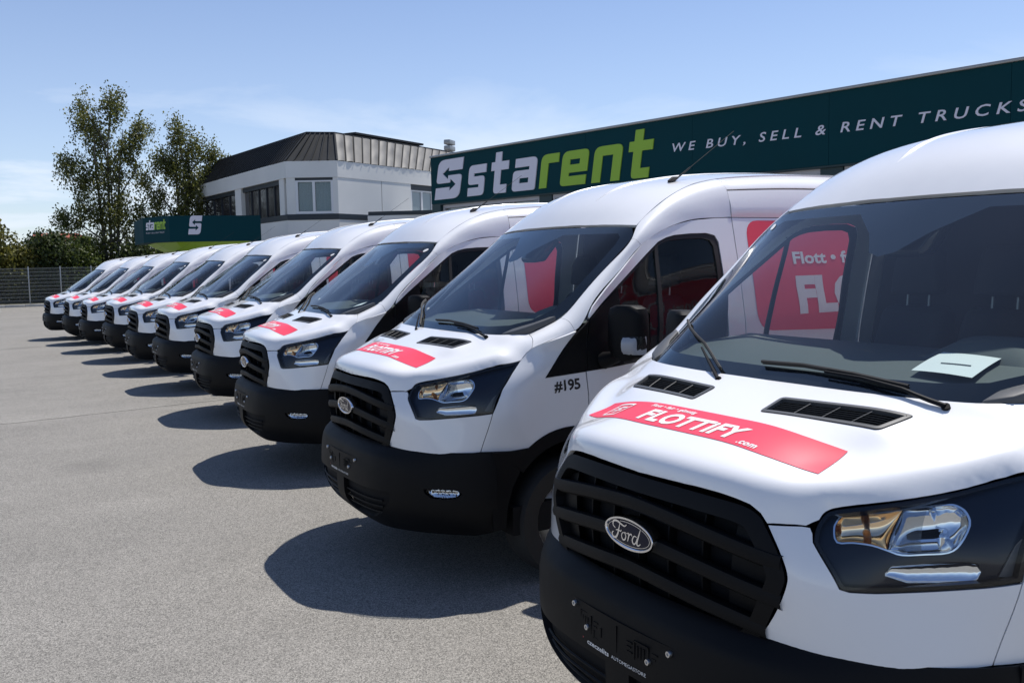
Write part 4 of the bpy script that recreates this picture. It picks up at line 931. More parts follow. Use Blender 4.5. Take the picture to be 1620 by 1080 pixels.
grille = panel('grille', go, WYm, M['plastic'], .04, van, holes=[gi], off=.004, flange=.05, ins=.002, fstep=.03)
panel('grille_backing', inset(go, .03), WYm, M['dark'], .08, grille, off=-.065, flange=0, ins=0)
def yspan(z):
    Y = [p for p in gi if p[0] > 0]; Y = sorted(Y, key=lambda p: p[1]); return float(np.interp(z, [p[1] for p in Y], [p[0] for p in Y]))
for zc in (1.045, .945, .845):
    b = MB(); ym = .05+max(yspan(zc-.045), yspan(zc-.01)); V = []; ks = np.linspace(-ym, ym, 33)
    prof = [(-.055, .006), (-.014, .022), (.004, .020), (.010, .004), (.006, -.012), (-.010, -.022), (-.055, -.030)]   # (depth, height)
    for y in ks:
        z0 = zc+.014-.052*(abs(y)/.5)**1.6
        P, N = surfpt(WYm, [(y, z0)], 0)
        for d, h in prof: V.append((P[0][0]+d, y, z0+h*1.15))
    n = len(prof); b.add(V, [(i*n+j, (i+1)*n+j, (i+1)*n+j+1, i*n+j+1) for i in range(len(ks)-1) for j in range(n-1)])
    b.obj('grille_bar', M['plastic'], grille, smooth=True)
rb = MB()
for y in (-.40, -.27, -.135, 0, .135, .27, .40):
    zt = 1.09 if abs(y) < .35 else 1.05; P, N = surfpt(WYm, [(y, z) for z in np.linspace(.78, zt, 8)], -.035)
    V = [(p[0]+d, p[1]+w, p[2]) for p in P for d, w in ((0, -.003), (0, .003), (-.03, .003), (-.03, -.003))]
    rb.add(V, [(4*i+j, 4*i+(j+1) % 4, 4*i+4+(j+1) % 4, 4*i+4+j) for i in range(7) for j in range(4)])
rb.obj('grille_ribs', M['plastic'], grille)
for s in (1, -1):   # solid end plates of the grille openings
    panel('grille_end', [(s*y, z) for y, z in ((.385, 1.085), (.50, 1.04), (.53, .97), (.49, .86), (.44, .78), (.36, .80), (.375, .95))], WYm, M['plastic'], .05, grille, off=-.030, flange=0, ins=0)
P, N = surfpt(WYm, [(.028, 1.078)], -.016); MB().lathe([(.0, .012), (.011, .012), (.016, .004), (.016, -.03)], tuple(P[0]), 'x', 16).obj('camera_lens', M['gloss'], grille, smooth=True)
# badge: chrome rim, enamel oval, script lettering
bz, bx = .970, -.012
def oval(a, b, x, n=56): return [(x, .012+a*math.cos(t), bz+b*math.sin(t)) for t in np.linspace(0, 2*PI, n, endpoint=False)]
badge = MB(); rings = [oval(.117, .050, bx-.03), oval(.117, .050, bx+.004), oval(.1155, .0485, bx+.009), oval(.110, .043, bx+.009), oval(.1075, .0405, bx+.006)]; n = 56
badge.add([p for r in rings for p in r], [(i*n+k, i*n+(k+1) % n, (i+1)*n+(k+1) % n, (i+1)*n+k) for i in range(4) for k in range(n)])
badge = badge.obj('badge', M['chrome'], grille, smooth=True)
cen = [(bx+.0095, .012, bz)]; r1 = oval(.1075, .0405, bx+.0062); r2 = oval(.075, .028, bx+.0088)
mk('badge_face', r1+r2+cen, [(k, (k+1) % n, n+(k+1) % n, n+k) for k in range(n)]+[(n+k, n+(k+1) % n, 2*n) for k in range(n)], M['navyenamel'], grille, smooth=True)
lt_ = MB()
def stroke(P, w0, w1=None):
    P = smoothpoly(P, 6); k = len(P); w1 = w1 or w0; V = []
    for i, p in enumerate(P):
        a = np.array(P[max(i-1, 0)]); b = np.array(P[min(i+1, k-1)]); d = (b-a)/max(np.linalg.norm(b-a), 1e-9); nn = np.array([-d[1], d[0]]); w = (w0+(w1-w0)*math.sin(PI*i/(k-1)))
        for s in (-1, 1): q = np.array(p)+nn*w*s; V.append((bx+.0112-.004*(q[0]**2)*1.2, 0.012+q[0]*.102, bz+q[1]*.102))
    lt_.add(V, [(2*i, 2*i+2, 2*i+3, 2*i+1) for i in range(k-1)])
for P, a, b in (([(-.60, .06), (-.72, .12), (-.70, .25), (-.52, .30), (-.30, .25), (-.14, .22), (-.03, .29)], .012, .030), ([(-.36, .25), (-.42, .08), (-.48, -.10), (-.58, -.22), (-.72, -.24), (-.78, -.14), (-.70, -.07)], .012, .034), ([(-.58, .0), (-.46, .03), (-.34, .02), (-.28, .07)], .010, .020),
   ([(-.13, .03), (-.24, -.01), (-.28, -.12), (-.21, -.21), (-.11, -.17), (-.07, -.06), (-.13, .03), (-.02, .02)], .010, .024), ([(-.02, .02), (.06, .05), (.07, -.02), (.04, -.12), (.01, -.21)], .010, .026), ([(.05, -.08), (.11, .02), (.19, .05), (.22, .0)], .010, .022),
   ([(.44, .02), (.33, .03), (.25, -.06), (.24, -.16), (.31, -.22), (.40, -.14), (.46, .0)], .010, .025), ([(.60, .28), (.54, .13), (.47, -.05), (.44, -.18), (.50, -.22), (.60, -.15)], .011, .028)): stroke(P, a, b)
lt_.obj('badge_lettering', M['chrome'], grille, recalc=False)
# thin pinstripe oval inside the badge
po, pi_ = oval(.1015, .0365, bx+.0075), oval(.0998, .0350, bx+.0077); mk('badge_lettering', po+pi_, [(k, (k+1) % n, n+(k+1) % n, n+k) for k in range(n)], M['chrome'], grille)
# --- bumper
bs = lambda L: L
foghole = [(.695, .590), (.80, .592), (.875, .588), (.895, .565), (.87, .540), (.80, .535), (.735, .540), (.70, .565)]
in_side = [(.055, .552), (.055, .39), (.10, .355), (.34, .365), (.44, .41), (.50, .50), (.50, .552)]
def bmir(P): return [(-a, b) for a, b in P][::-1]
def BUm(s, z):
    s = np.asarray(s, float); P = BU(np.abs(s), z); P[:, 1] *= np.where(s < 0, -1, 1); return P
bo = [(0, .80), (.25, .80), (.45, .80), (.55, .789), (.70, .786), (.86, .787), (1.0, .789), (1.045, .788), (1.045, .60), (1.045, .45), (1.04, .34), (.9, .31), (.6, .297), (.3, .292), (0, .292)]
bo = bo+[(-a, b) for a, b in bo[::-1][1:-1]]
bumper = panel('bumper', bo, BUm, M['plastic'], .03, van, holes=[foghole, bmir(foghole), in_side, bmir(in_side)], fstep=.025, flange=.03, ins=0)
for s in (1, -1):
    f_ = lambda P: P if s > 0 else bmir(P)
    panel('intake_mesh', f_(in_side), BUm, M['dark'], .05, bumper, off=-.03, flange=0, ins=0)
    ib = MB()
    for z in (.40, .445, .485):
        P, N = surfpt(BUm, [(s*u, z) for u in np.linspace(.06, .45, 10)], -.018); ib.tube([tuple(p) for p in P], .006, 5)
    ib.obj('intake_bars', M['plastic'], bumper)
    lo_ = f_([(.71, .584), (.80, .587), (.868, .583), (.885, .565), (.865, .545), (.80, .540), (.745, .545), (.715, .565)])
    panel('fog_lamp', lo_, BUm, M['reflector'], .012, bumper, off=-.022, flange=.0, ins=0, fstep=.012, offf=lambda v: -.012*np.clip(distseg(v, lo_)/.02, 0, 1)+.004*np.sin(v[:, 0]*330))
    panel('fog_lens', lo_, BUm, M['lens'], .03, bumper, off=-.010, flange=.006, ins=0)
# splitter lip and recess line under the number plate
# black arch trims
for ax, nm in ((-1.0, 'arch_trim'), (-4.25, 'rear_arch_trim')):
    lo_a = 40 if ax == -1.0 else 8; aa = np.radians(np.linspace(176, lo_a, 26))
    o_ = xz([(ax+.5*math.cos(a), .38+.5*math.sin(a)) for a in aa]+[(ax+.425*math.cos(a), .38+.425*math.sin(a)) for a in aa[::-1]])
    both('arch_trim', o_, W, M['plastic'], van, step=.05, fstep=.03, off=.006, flange=.03, ins=.001)
    nn_ = 20
    for s in (1, -1):
        lin = MB(); V = []; 
        for a in np.radians(np.linspace(-3, 183, nn_+1)):
            for y in (.955, .52): V.append((ax+.43*math.cos(a), s*y, .38+.43*math.sin(a)))
        lin.add(V, [(2*i, 2*i+1, 2*i+3, 2*i+2) for i in range(nn_)])
        lin.add([(ax-.43, s*.52, .34), (ax+.43, s*.52, .34), (ax+.45, s*.52, .85), (ax-.45, s*.52, .85)], [(0, 1, 2, 3)])
        lin.obj('arch_liner', M['dark'], van)
bc_ = xz([(-.498, .787), (-.56, .784), (-.62, .783), (-.708, .787), (-.664, .748), (-.617, .701), (-.655, .668), (-.607, .58), (-.575, .48), (-.562, .36), (-.495, .35), (-.492, .5)])
both('bumper_corner', bc_, W, M['plastic'], van, step=.02, fstep=.02, flange=.03, ins=.0, offf=lambda v: np.interp(v[:, 0], [1.0, 1.06, 1.2], [.024, .018, .006]))
# number plate carrier
plate = MB(); 
def pc(y, z, d): return (.028+d-.22*y*y-.0*z, y, z)
for a, b, c, d in ((-.268, .268, .567, .700),):
    ks = np.linspace(a, b, 15); V = [pc(y, z, o) for y in ks for z, o in ((c, 0), (c, .010), (d, .006), (d, 0))]
    plate.add(V, [(4*i+j, 4*i+(j+1) % 4, 4*i+4+(j+1) % 4, 4*i+4+j) for i in range(14) for j in range(4)]+[(0, 1, 2, 3), (59, 58, 57, 56)])
plate = plate.obj('plate_carrier', M['plastic'], bumper)
em = MB()
for x0 in (-.20, .085):
    bars = [(0, .612, .004, .058), (.062, .612, .004, .058), (0, .668, .066, .004), (.014, .622, .004, .036), (.028, .622, .004, .036), (.042, .622, .004, .036), (-.034, .655, .026, .004), (-.034, .640, .020, .004), (-.034, .625, .026, .004), (.078, .655, .024, .004), (.078, .640, .018, .004), (.078, .604, .004, .026), (.078, .604, .024, .004), (.118, .62, .004, .03)]
    for y0, z0, w, h in bars: em.box((pc(x0+y0, z0, .0065)[0], x0+y0, z0), (pc(x0+y0, z0, .0105)[0], x0+y0+w, z0+h))
em.box((pc(0, .6, .006)[0], -.002, .600), (pc(0, .6, .010)[0], .002, .685))
em.obj('plate_ribs', M['plastic'], plate)
for y, z in ((-.232, .682), (-.155, .628), (.235, .682), (.150, .628)): MB().lathe([(0, .0), (.0035, .0), (.0042, .0035), (.0088, .0035), (.0098, 0), (.0098, -.01)], pc(y, z, .014), 'x', 14).obj('screw', M['steel'], plate, smooth=True)
V, F = text2d('czeczelits', 1, .12, .02); V = fit(V, -.155, -.035, .574, .590); mk('plate_lettering', [pc(p[0], p[1], .0115) for p in V], F, M['wvinyl'], plate)
V, F = text2d('AUTOMEGASTORE', 1, .0, .0); V = fit(V, -.022, .14, .576, .587); mk('plate_lettering', [pc(p[0], p[1], .0115) for p in V], F, M['wvinyl'], plate)
for k, m in ((0, 'red'), (1, 'wvinyl'), (2, 'red')):
    y0 = -.235+.020*k; mk('plate_mark', [pc(y, z, .0118) for y, z in ((y0, .585+.003*(k % 2)), (y0+.008, .578), (y0+.017, .586), (y0+.009, .597))], [(0, 1, 2, 3)], M[m], plate)
# --- headlights
PT_ = ([.625, .632, .669, .712, .751, .794, .847, .869, .888, .900], [1.122, 1.140, 1.150, 1.159, 1.169, 1.176, 1.183, 1.179, 1.165, 1.138])
PB_ = ([.625, .636, .671, .713, .750, .781, .830, .871, .890, .900], [1.108, 1.077, 1.080, 1.078, 1.067, 1.057, 1.061, 1.067, 1.090, 1.136])
POD = list(zip(*PB_))+list(zip(*PT_))[::-1][1:]; POD = smoothpoly(POD, 3, True)
DT_ = ([.745, .758, .816, .906, .926, .932], [1.006, 1.026, 1.033, 1.043, 1.036, 1.020]); DB_ = ([.745, .795, .860, .915, .926, .932], [1.000, .984, .987, .991, .998, 1.016])
DRL = smoothpoly(list(zip(*DB_))+list(zip(*DT_))[::-1][1:], 3, True)
def dish(name, top, bot, s0, s1, A, m, parent, mi, rib=0, base=.0285):
    """mirror bowl: a smooth dish between an upper and a lower edge curve, seen through the lamp cover"""
    ns, nv = 36, 14; V = []; ss = (s0+s1)/2-(s1-s0)/2*np.cos(np.linspace(0, PI, ns)); ab = []; of = []
    for s in ss:
        t = np.clip((s-(s0+s1)/2)/((s1-s0)/2), -1, 1); zt, zb = np.interp(s, *top), np.interp(s, *bot)
        for v in -np.cos(np.linspace(0, PI, nv)):
            ab.append((s, (zt+zb)/2+(zt-zb)/2*v)); of.append(-base-A*math.sqrt(max(0, 1-v*v))*math.sqrt(max(0, 1-t**4))-rib*math.sin(s*520)*(1-v*v))
    P, N = surfpt(W, ab, np.array(of), mi)
    return mk(name, [tuple(p) for p in P], [(i*nv+j, (i+1)*nv+j, (i+1)*nv+j+1, i*nv+j+1) for i in range(ns-1) for j in range(nv-1)], m, parent, smooth=True)
for mi in (False, True):
    hl = panel('headlight', inset(HLs, .003), W, M['navy'], .04, van, holes=[POD, DRL], off=-.028, flange=0, mirror=mi, fstep=.02, ins=0)
    panel('lamp_rim', inset(HLs, .0015), W, M['gloss'], .03, hl, holes=[inset(HLs, .0125)], off=-.002, flange=.03, mirror=mi, fstep=.015, ins=0)
    panel('lens', inset(HLs, .004), W, M['lens'], .035, hl, off=.0, flange=0, mirror=mi, fstep=.02, ins=0)
    dish('indicator_reflector', PT_, PB_, .625, .748, .042, M['gold'], hl, mi); dish('reflector', PT_, PB_, .750, .900, .050, M['reflector'], hl, mi)
    dish('daylight_reflector', DT_, DB_, .745, .932, .014, M['reflector'], hl, mi, .0012)
    panel('bezel', inset(POD, -.003), W, M['chrome'], .03, hl, holes=[inset(POD, .001)], off=-.026, flange=.006, mirror=mi, fstep=.008, ins=0)
    # ribbed divider lens in the middle of the pod, standing in front of the bowls
    q = [(.751, 1.076), (.748, 1.166), (.806, 1.172), (.822, 1.064)]; ab = []; of = []
    for i in range(41):
        for j in range(5): u, v = i/40, j/4; p = lerp(lerp(np.array(q[0]), np.array(q[3]), u), lerp(np.array(q[1]), np.array(q[2]), u), v); ab.append(p); of.append(-.0335-.006*math.sin(PI*u)+.0012*(i % 2))
    P, N = surfpt(W, ab, np.array(of), mi); mk('ribbed_lens', [tuple(p) for p in P], [(i*5+j, (i+1)*5+j, (i+1)*5+j+1, i*5+j+1) for i in range(40) for j in range(4)], M['ribbed'], hl)
    for q, m, r in (((.690, 1.115), 'amber', .010), ((.862, 1.125), 'chrome', .011)):
        P, N = surfpt(W, [q], -.062, mi); d = N[0]; MB().tube([tuple(P[0]-d*.02), tuple(P[0]+d*.012), tuple(P[0]+d*.02)], [r, r, r*.5], 10).obj('bulb', M[m], hl, smooth=True)
    panel('side_reflector', [(.962, 1.005), (.998, 1.002), (1.014, 1.075), (1.012, 1.11), (.992, 1.085)], W, M['grey'], .03, hl, off=-.024, flange=.004, mirror=mi)
# --- mirrors
for s in (1, -1):
    def mp(x, y, z): return (x, s*y, z)
    sec = [(1.245, .30), (1.27, .82), (1.32, 1.0), (1.42, 1.0), (1.50, .97), (1.535, .86), (1.552, .55)]; b = MB(); V = []; n = 20
    for z, k in sec:
        yc, hw = 1.152-(1.552-z)*-.02, .100*k+.004; xc, hd = -1.235, .062*(.55+.45*k)
        for a in np.linspace(0, 2*PI, n, endpoint=False):
            ca, sa = math.cos(a), math.sin(a); f = (abs(ca)**3.4+abs(sa)**3.4)**(-1/3.4); yy = yc+hw*ca*f; V.append(mp(xc+hd*sa*f-(yy-1.10)*.30, yy, z))
    b.add(V, [(i*n+k, i*n+(k+1) % n, (i+1)*n+(k+1) % n, (i+1)*n+k) for i in range(len(sec)-1) for k in range(n)]+[tuple(range(n)), tuple(range((len(sec)-1)*n, len(sec)*n))])
    mir = b.obj('mirror', M['plastic'], van, smooth=True)
    MB().tube([mp(-1.20, .985, 1.235), mp(-1.225, 1.06, 1.258), mp(-1.23, 1.11, 1.29)], [.05, .036, .045], 10).obj('mirror_arm', M['plastic'], mir, smooth=True)
    lp = MB(); V = []; zs = np.linspace(1.285, 1.385, 6)
    for z in zs:
        for y, dx in ((1.172, .074), (1.205, .072), (1.235, .058), (1.252, .028), (1.256, -.012)): V.append(mp(-1.235+dx*(1-.25*abs((z-1.335)/.05)**3)-(y-1.10)*.30, y*1.0+.004, z))
    lp.add(V, [(i*5+j, i*5+j+1, (i+1)*5+j+1, (i+1)*5+j) for i in range(5) for j in range(4)]); lp.obj('indicator', M['lampw'], mir, smooth=True)
    V2 = [(x+.006, y+s*.003, z) for x, y, z in V]; mk('indicator_lens', V2, [(i*5+j, i*5+j+1, (i+1)*5+j+1, (i+1)*5+j) for i in range(5) for j in range(4)], M['fluted'], mir, smooth=True)
    mk('mirror_glass', [mp(-1.298-(y-1.10)*.30, y, z) for y, z in ((1.075, 1.28), (1.235, 1.28), (1.235, 1.53), (1.075, 1.53))], [(0, 1, 2, 3)], M['chrome'], mir)
# --- aerial
P, N = surfpt(ROOF, [(-2.075, .565)]); p = P[0]; d = np.array([-.32, 0.01, .215]); d /= np.linalg.norm(d)
MB().tube([tuple(p+[.03, 0, -.004]), tuple(p+[0, 0, .014]), tuple(p+d*.05)], [.016, .02, .007], 8).tube([tuple(p+d*.04), tuple(p+d*.17)], .0055, 6).tube([tuple(p+d*.17), tuple(p+d*.62)], .0016, 5).obj('aerial', M['rubber'], van, smooth=True)
# --- wheels
for ax in (-1.0, -4.25):
    for s in (1, -1):
        w = MB().lathe([(.20, -.02), (.205, .05), (.215, .085), (.222, .09)], (ax, 0, .345), 'y', 28).lathe([(0, .02), (.05, .03), (.055, .06), (.0, .065)], (ax, 0, .345), 'y', 20).lathe([(.05, .025), (.12, .055), (.17, .03), (.205, .0)], (ax, 0, .345), 'y', 24)
        w = w.obj('wheel', M['rim'], van, smooth=True); w.location = (0, s*.84, 0); w.scale = (1, s, 1)
        t = MB().lathe([(.215, -.11), (.24, -.115), (.325, -.11), (.343, -.085), (.346, 0), (.343, .085), (.325, .11), (.24, .10), (.218, .088)], (ax, 0, .345), 'y', 40).obj('tyre', M['tyre'], w, smooth=True)
# --- dark shell added so that gaps and windows look into darkness
ln = MB()
def grid(S, A, B, off, keep=None, mirror=False):
    ab = np.array([(a, b) for a in A for b in B]); P, N = surfpt(S, ab, off, mirror); na, nb = len(A), len(B); F = []
    for i in range(na-1):
        for j in range(nb-1):
            q = (i*nb+j, i*nb+j+1, (i+1)*nb+j+1, (i+1)*nb+j)
            if keep is None or keep(ab[q[0]], ab[q[2]], P[q[0]]): F.append(q)
    ln.add([tuple(p) for p in P], F)
okw = lambda a, b, p: math.hypot(p[0]+1.0, p[2]-.38) > .46 and math.hypot(p[0]+4.25, p[2]-.38) > .46 and not (p[2] > 1.14 and -2.3 < p[0] < -1.0)
for mi in (False, True):
    grid(W, np.r_[np.linspace(.50, 1.1, 13), np.linspace(1.15, 2.8, 20), np.linspace(2.9, 5.4, 14)], np.linspace(.34, 1.32, 16), -.075, okw, mi)
    grid(LO, np.linspace(0, LU[-1], 24), [0.0, .05, .10, .16], -.03, None, mi)
hi_ = np.array([inset(hood_o, .03)])[0]
grid(HOOD, np.linspace(-.25, .50, 20), np.linspace(-.90, .90, 25), -.035, lambda a, b, p: inpoly([a, b], hi_).all())
grid(ROOF, np.linspace(-5.4, -1.56, 20), np.linspace(-.75, .75, 12), -.04)
grid(LO2, np.linspace(0, 3.1, 8), [0, .08, .16, .24], -.03); grid(LO2, np.linspace(0, 3.1, 8), [0, .08, .16, .24], -.03, None, True)
ln.box((-5.42, -.93, .30), (-.62, .93, .46))
ln.box((-.62, -.72, .32), (-.34, .72, 1.0)); ln.box((-.34, -.42, .36), (-.14, .42, 1.0))
ln.obj('added_dark_shell', M['dark'], van)
MB().prism([(y, z) for y, z in ((-.95, .46), (.95, .46), (.98, 1.2), (.84, 2.05), (.72, 2.30), (-.72, 2.30), (-.84, 2.05), (-.98, 1.2))], -5.44, -5.42, lambda y, z, x: (x, y, z)).obj('rear_door', M['white'], van)
MB().prism([(y, z) for y, z in ((-.90, .46), (.90, .46), (.93, 1.2), (.80, 2.02), (.68, 2.26), (-.68, 2.26), (-.80, 2.02), (-.93, 1.2))], -2.36, -2.33, lambda y, z, x: (x, y, z)).obj('bulkhead', M['seat'], van)
# --- cab interior
db = MB(); ks = np.linspace(-.84, .84, 25); V = []
for y in ks:
    k = 1-.09*(abs(y)/.84)**2; x0 = float(WF(abs(y), 1.385)[0])-.035
    for x, z in ((x0, 1.372), (x0-.06, 1.392), (-1.02, 1.432), (-1.38, 1.455), (-1.43, 1.44), (-1.46, 1.30), (-1.30, .9)): V.append((min(x, x0-.001*0), y*.985, z))
db.add(V, [(i*7+j, (i+1)*7+j, (i+1)*7+j+1, i*7+j+1) for i in range(24) for j in range(6)])
dash = db.obj('dashboard', M['dash'], van, smooth=True)
V = []
for y in np.linspace(.18, .64, 13):
    h = .085*max(0, 1-((y-.41)/.235)**4)
    for x, k in ((-1.16, 0), (-1.22, .7), (-1.30, 1), (-1.41, .9), (-1.44, -.3)): V.append((x, y, 1.436+h*k))
MB().add(V, [(i*5+j, (i+1)*5+j, (i+1)*5+j+1, i*5+j+1) for i in range(12) for j in range(4)]).obj('instrument_hood', M['dash'], dash, smooth=True)
dv = MB()
for k in range(46): y = -.70+k*.0305; x = float(WF(abs(y), 1.40)[0])-.075; dv.box((x-.012, y, 1.398), (x+.012, y+.012, 1.405))
dv.obj('demist_vent', M['grey'], dash)
sw = MB(); cx, cy, cz = -1.42, .42, 1.33; ax_ = Vector((.82, 0, .57)).normalized(); u_ = Vector((0, 1, 0)); v_ = ax_.cross(u_)
sw.tube([tuple(Vector((cx, cy, cz))+(u_*math.cos(a)+v_*math.sin(a))*.19) for a in np.linspace(0, 2*PI, 33)], .016, 8, cap=False)
for a in (0, PI, -PI/2): sw.tube([(cx, cy, cz), tuple(Vector((cx, cy, cz))+(u_*math.cos(a)+v_*math.sin(a))*.18)], [.035, .014], 8)
sw.tube([(cx, cy, cz), tuple(Vector((cx, cy, cz))+ax_*.22)], .04, 8); sw.obj('steering_wheel', M['plastic'], van, smooth=True)
for y in (-.47, -.06, .46):
    st = MB().prism([(-1.45, .78), (-1.95, .74), (-1.98, .92), (-1.48, .95)], y-.19, y+.19, lambda x, z, yy: (x, yy, z))
    st = st.prism([(-1.86, .92), (-2.04, .90), (-2.16, 1.52), (-2.11, 1.57), (-2.03, 1.55), (-1.97, 1.40)], y-.185, y+.185, lambda x, z, yy: (x, y+(yy-y)*(1 if z < 1.3 else .86), z)).obj('seat', M['seat'], van, bevel=.035, seg=3)
    MB().prism([(-2.04, 1.615), (-2.13, 1.615), (-2.155, 1.80), (-2.13, 1.83), (-2.08, 1.825), (-2.045, 1.76)], y-.125, y+.125, lambda x, z, yy: (x, y+(yy-y)*(1 if z < 1.75 else .8), z)).obj('headrest', M['seat'], st, bevel=.03, seg=3)
    MB().tube([(-2.085, y-.055, 1.54), (-2.092, y-.055, 1.63)], .006, 8).tube([(-2.085, y+.055, 1.54), (-2.092, y+.055, 1.63)], .006, 8).obj('headrest_rod', M['galvs'], st, smooth=True)
# --- bonnet sticker (lettering only; square code field left out)
_fy, _fx = [-.575, -.40, -.20, 0, .20, .36, .523], [-.285, -.230, -.203, -.203, -.204, -.209, -.249]; _ry, _rx = [-.53, -.33, -.18, 0, .21, .38, .52], [-.374, -.357, -.352, -.349, -.350, -.354, -.372]
dec_o = smoothpoly(list(zip(_rx, _ry)), 3)+smoothpoly(list(zip(_fx, _fy))[::-1], 3)
def hmap(off):
    def f(u, v):
        """u along the band from the van's right (0) to left (1), v from the nose edge (0) to the screen edge (1)"""
        u = np.atleast_1d(u); v = np.atleast_1d(v); y = -.548+1.071*u
        xf = card(_fy)(y)@np.array(_fx); xr = card(_ry)(y)@np.array(_rx)
        P, N = surfpt(HOOD, h_xy(np.c_[xf+(xr-xf)*v, y]), off); return P
    return f
decal = panel('bonnet_sticker', h_xy(dec_o), HOOD, M['red'], .014, van, off=.0018, flange=0, ins=0, fstep=.012)
hm = hmap(.0034)
def hlet(s, u0, u1, v0, v1, shear, bold, name='sticker_lettering', m='wvinyl'):
    V, F = text2d(s, 1, shear, bold, 1.08, sub=.09); V = fit(V, u0, u1, v0, v1); P = hm(V[:, 0], V[:, 1]); mk(name, [tuple(p) for p in P], F, M[m], decal)
hlet('FLOTTiFY', .305, .735, .12, .66, .16, .042); hlet('Flott • fair • günstig', .272, .482, .73, .90, .10, .03); hlet('.com', .745, .812, .07, .20, .10, .03)
ico = polymesh([(rpoly([(.075, .14, .06), (.165, .14, .06), (.185, .86, .06), (.095, .86, .06)], 4), [rpoly([(.083, .21, .05), (.159, .21, .05), (.177, .79, .05), (.101, .79, .05)], 4)]),
   ([(.122, .32), (.132, .32), (.135, .45), (.150, .45), (.151, .52), (.137, .52), (.139, .60), (.160, .60), (.162, .68), (.130, .68)], []), ([(.098, .60), (.120, .60), (.121, .64), (.099, .64)], []), ([(.095, .48), (.117, .48), (.118, .52), (.096, .52)], []), ([(.102, .36), (.114, .36), (.115, .40), (.103, .40)], [])], .012)
P = hm(ico[0][:, 0], ico[0][:, 1]); mk('sticker_emblem', [tuple(p) for p in P], ico[1], M['wvinyl'], decal)
# --- big red side panel with lettering on both flanks
sp = rpoly([(-2.42, 1.335, .13), (-2.42, 2.035, .11), (-4.75, 2.035, .11), (-4.75, 1.25, .13)], 6)
for mi in (False, True):
    sd = panel('side_sticker', xz(sp), W, M['red'], .12, van, off=.0015, flange=0, ins=0, mirror=mi, fstep=.05)
    def slet(s, x0, x1, z0, z1, bold, shear=.0):
        V, F = text2d(s, 1, shear, bold, 1.0, sub=.25); V = fit(V, 0, 1, z0, z1); xx = x0+(x1-x0)*(V[:, 0] if not mi else 1-V[:, 0])
        z = V[:, 1]; s_ = 1+np.interp(z, ZK, X1)-xx; P, N = surfpt(W, np.c_[s_, z], .003, mi); mk('sticker_lettering', [tuple(p) for p in P], F, M['wvinyl'], sd)
    slet('FLOTTiFY', -2.80, -4.45, 1.42, 1.675, .05); slet('Flott • fair • günstig', -2.80, -4.10, 1.725, 1.83, .03)
    if mi:
        fr_ = [(rpoly([(-2.50, 1.42, .08), (-2.50, 1.92, .08), (-2.76, 1.92, .08), (-2.76, 1.42, .08)]), [rpoly([(-2.525, 1.445, .06), (-2.525, 1.895, .06), (-2.735, 1.895, .06), (-2.735, 1.445, .06)])])]
        v, f = polymesh(fr_, .05); s_ = 1+np.interp(v[:, 1], ZK, X1)-v[:, 0]; P, N = surfpt(W, np.c_[s_, v[:, 1]], .003, True); mk('sticker_emblem', [tuple(p) for p in P], f, M['wvinyl'], sd)

# ------------------------------------------------------------------ the row of ten vans
VANS = [(0, 0, 0, 0), (-.201, -2.966, -.637, -.007), (-.404, -6.059, -2.482, -.033), (-.650, -9.178, -1.195, -.034), (-.725, -12.378, .05, -.076), (-.748, -15.38, -.191, -.139), (-.718, -18.32, 1.614, -.145), (-.566, -21.567, .02, -.222), (-.468, -24.819, .284, -.257), (-.189, -27.62, 3.391, -.30)]
LAB = ['nearest white van, cut by the right edge, with a printed sheet behind its windscreen', 'white van with the black number #195 on its front fender, second in the row',
 'white van right behind the one marked #195, with pale folded paper on its dashboard', 'white van, fourth from the camera, with a small paper at the foot of its windscreen', 'white van, fifth from the camera, in front of the grey office wall',
 'white van, sixth from the camera, in the middle of the row of ten', 'white van, fourth from the fence end of the row', 'white van, third from the fence end of the row', 'white van, second from the fence end of the row', 'white van at the far left end of the row, next to the fence']
GRP = 'white vans parked side by side'
def copy_tree(o, parent=None):
    c = o.copy(); COL.objects.link(c)
    if parent: c.parent = parent
    for ch in list(o.children): copy_tree(ch, c)
    return c
for i, (x, y, a, z) in enumerate(VANS):
    o = van if i == 0 else copy_tree(van)
    if i == 1: second = o
    else:
        yc = -.80 if i == 0 else .782; wsn = [c for c in o.children if c.name.startswith('windscreen')][0]
        P, N = surfpt(WS, [(yc+.020*math.cos(a_)+.004*math.sin(a_)*np.sign(yc), 1.936+.014*math.sin(a_)) for a_ in np.linspace(0, 2*PI, 20, endpoint=False)], -.0005)
        mk('sticker', [tuple(p) for p in P], [tuple(range(20))], M['wvinyl'], wsn)
    o.location = (x, y, z); o.rotation_euler = (0, 0, math.radians(a)); tag(o, LAB[i], 'van', GRP)
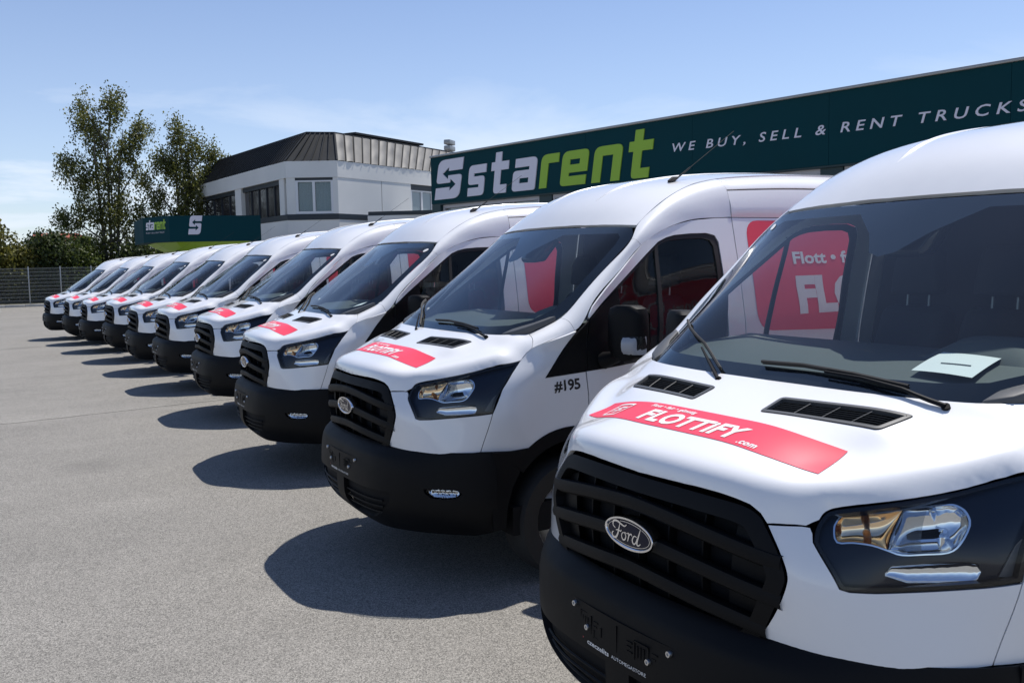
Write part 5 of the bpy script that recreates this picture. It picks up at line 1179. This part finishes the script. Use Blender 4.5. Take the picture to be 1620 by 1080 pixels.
V, F = text2d('#195', 1, 0, .03, .95, sub=.3); V = fit(V, 0, 1, 1.077, 1.146); xx = -.884-(.163)*V[:, 0]; z = V[:, 1]+.006*(V[:, 0]-.5); s_ = 1+np.interp(z, ZK, X1)-xx
P, N = surfpt(W, np.c_[s_, z], .0015); mk('fender_lettering', [tuple(p) for p in P], F, M['black'], second)
# papers lying on dashboards
def paper(v, quad, label, marks=True, bow=.005):
    x, y, a, z = VANS[v]; n = 8; V = []
    q = [np.array(p, float) for p in quad]
    for i in range(n+1):
        for j in range(n+1): p = lerp(lerp(q[0], q[1], i/n), lerp(q[3], q[2], i/n), j/n); V.append(tuple(p+np.array([0, 0, bow*math.sin(PI*j/n)+bow*.6*math.sin(PI*i/n)])))
    o = mk('paper_sheet', V, [(i*(n+1)+j, (i+1)*(n+1)+j, (i+1)*(n+1)+j+1, i*(n+1)+j+1) for i in range(n) for j in range(n)], M['paper'], smooth=True); tag(o, label, 'paper', 'papers on the dashboards')
    o.location = (x, y, z); o.rotation_euler = (0, 0, math.radians(a))
    if marks:
        for u0, u1, v0, v1 in ((.30, .78, .30, .33), (.62, .96, .88, .91)):
            W_ = [tuple(lerp(lerp(q[0], q[1], u), lerp(q[3], q[2], u), w)+np.array([0, 0, bow*math.sin(PI*w)+bow*.6*math.sin(PI*u)+.002])) for u in np.linspace(u0, u1, 8) for w in (v0, v1)]
            mk('printed_line', W_, [(2*k, 2*k+2, 2*k+3, 2*k+1) for k in range(7)], M['ink'], o)
paper(0, [(-.89, .345, 1.436), (-.865, .565, 1.436), (-1.31, .425, 1.466), (-1.22, .245, 1.466)], 'pale printed sheet lying behind the windscreen of the nearest van')
paper(2, [(-.86, .46, 1.425), (-.88, .70, 1.425), (-1.14, .60, 1.470), (-1.12, .36, 1.470)], 'pale folded paper behind the windscreen of the third van', False, .02)
paper(3, [(-.84, .50, 1.425), (-.86, .68, 1.425), (-1.06, .62, 1.465), (-1.04, .44, 1.465)], 'small paper at the driver corner of the fourth van windscreen', False, .02)
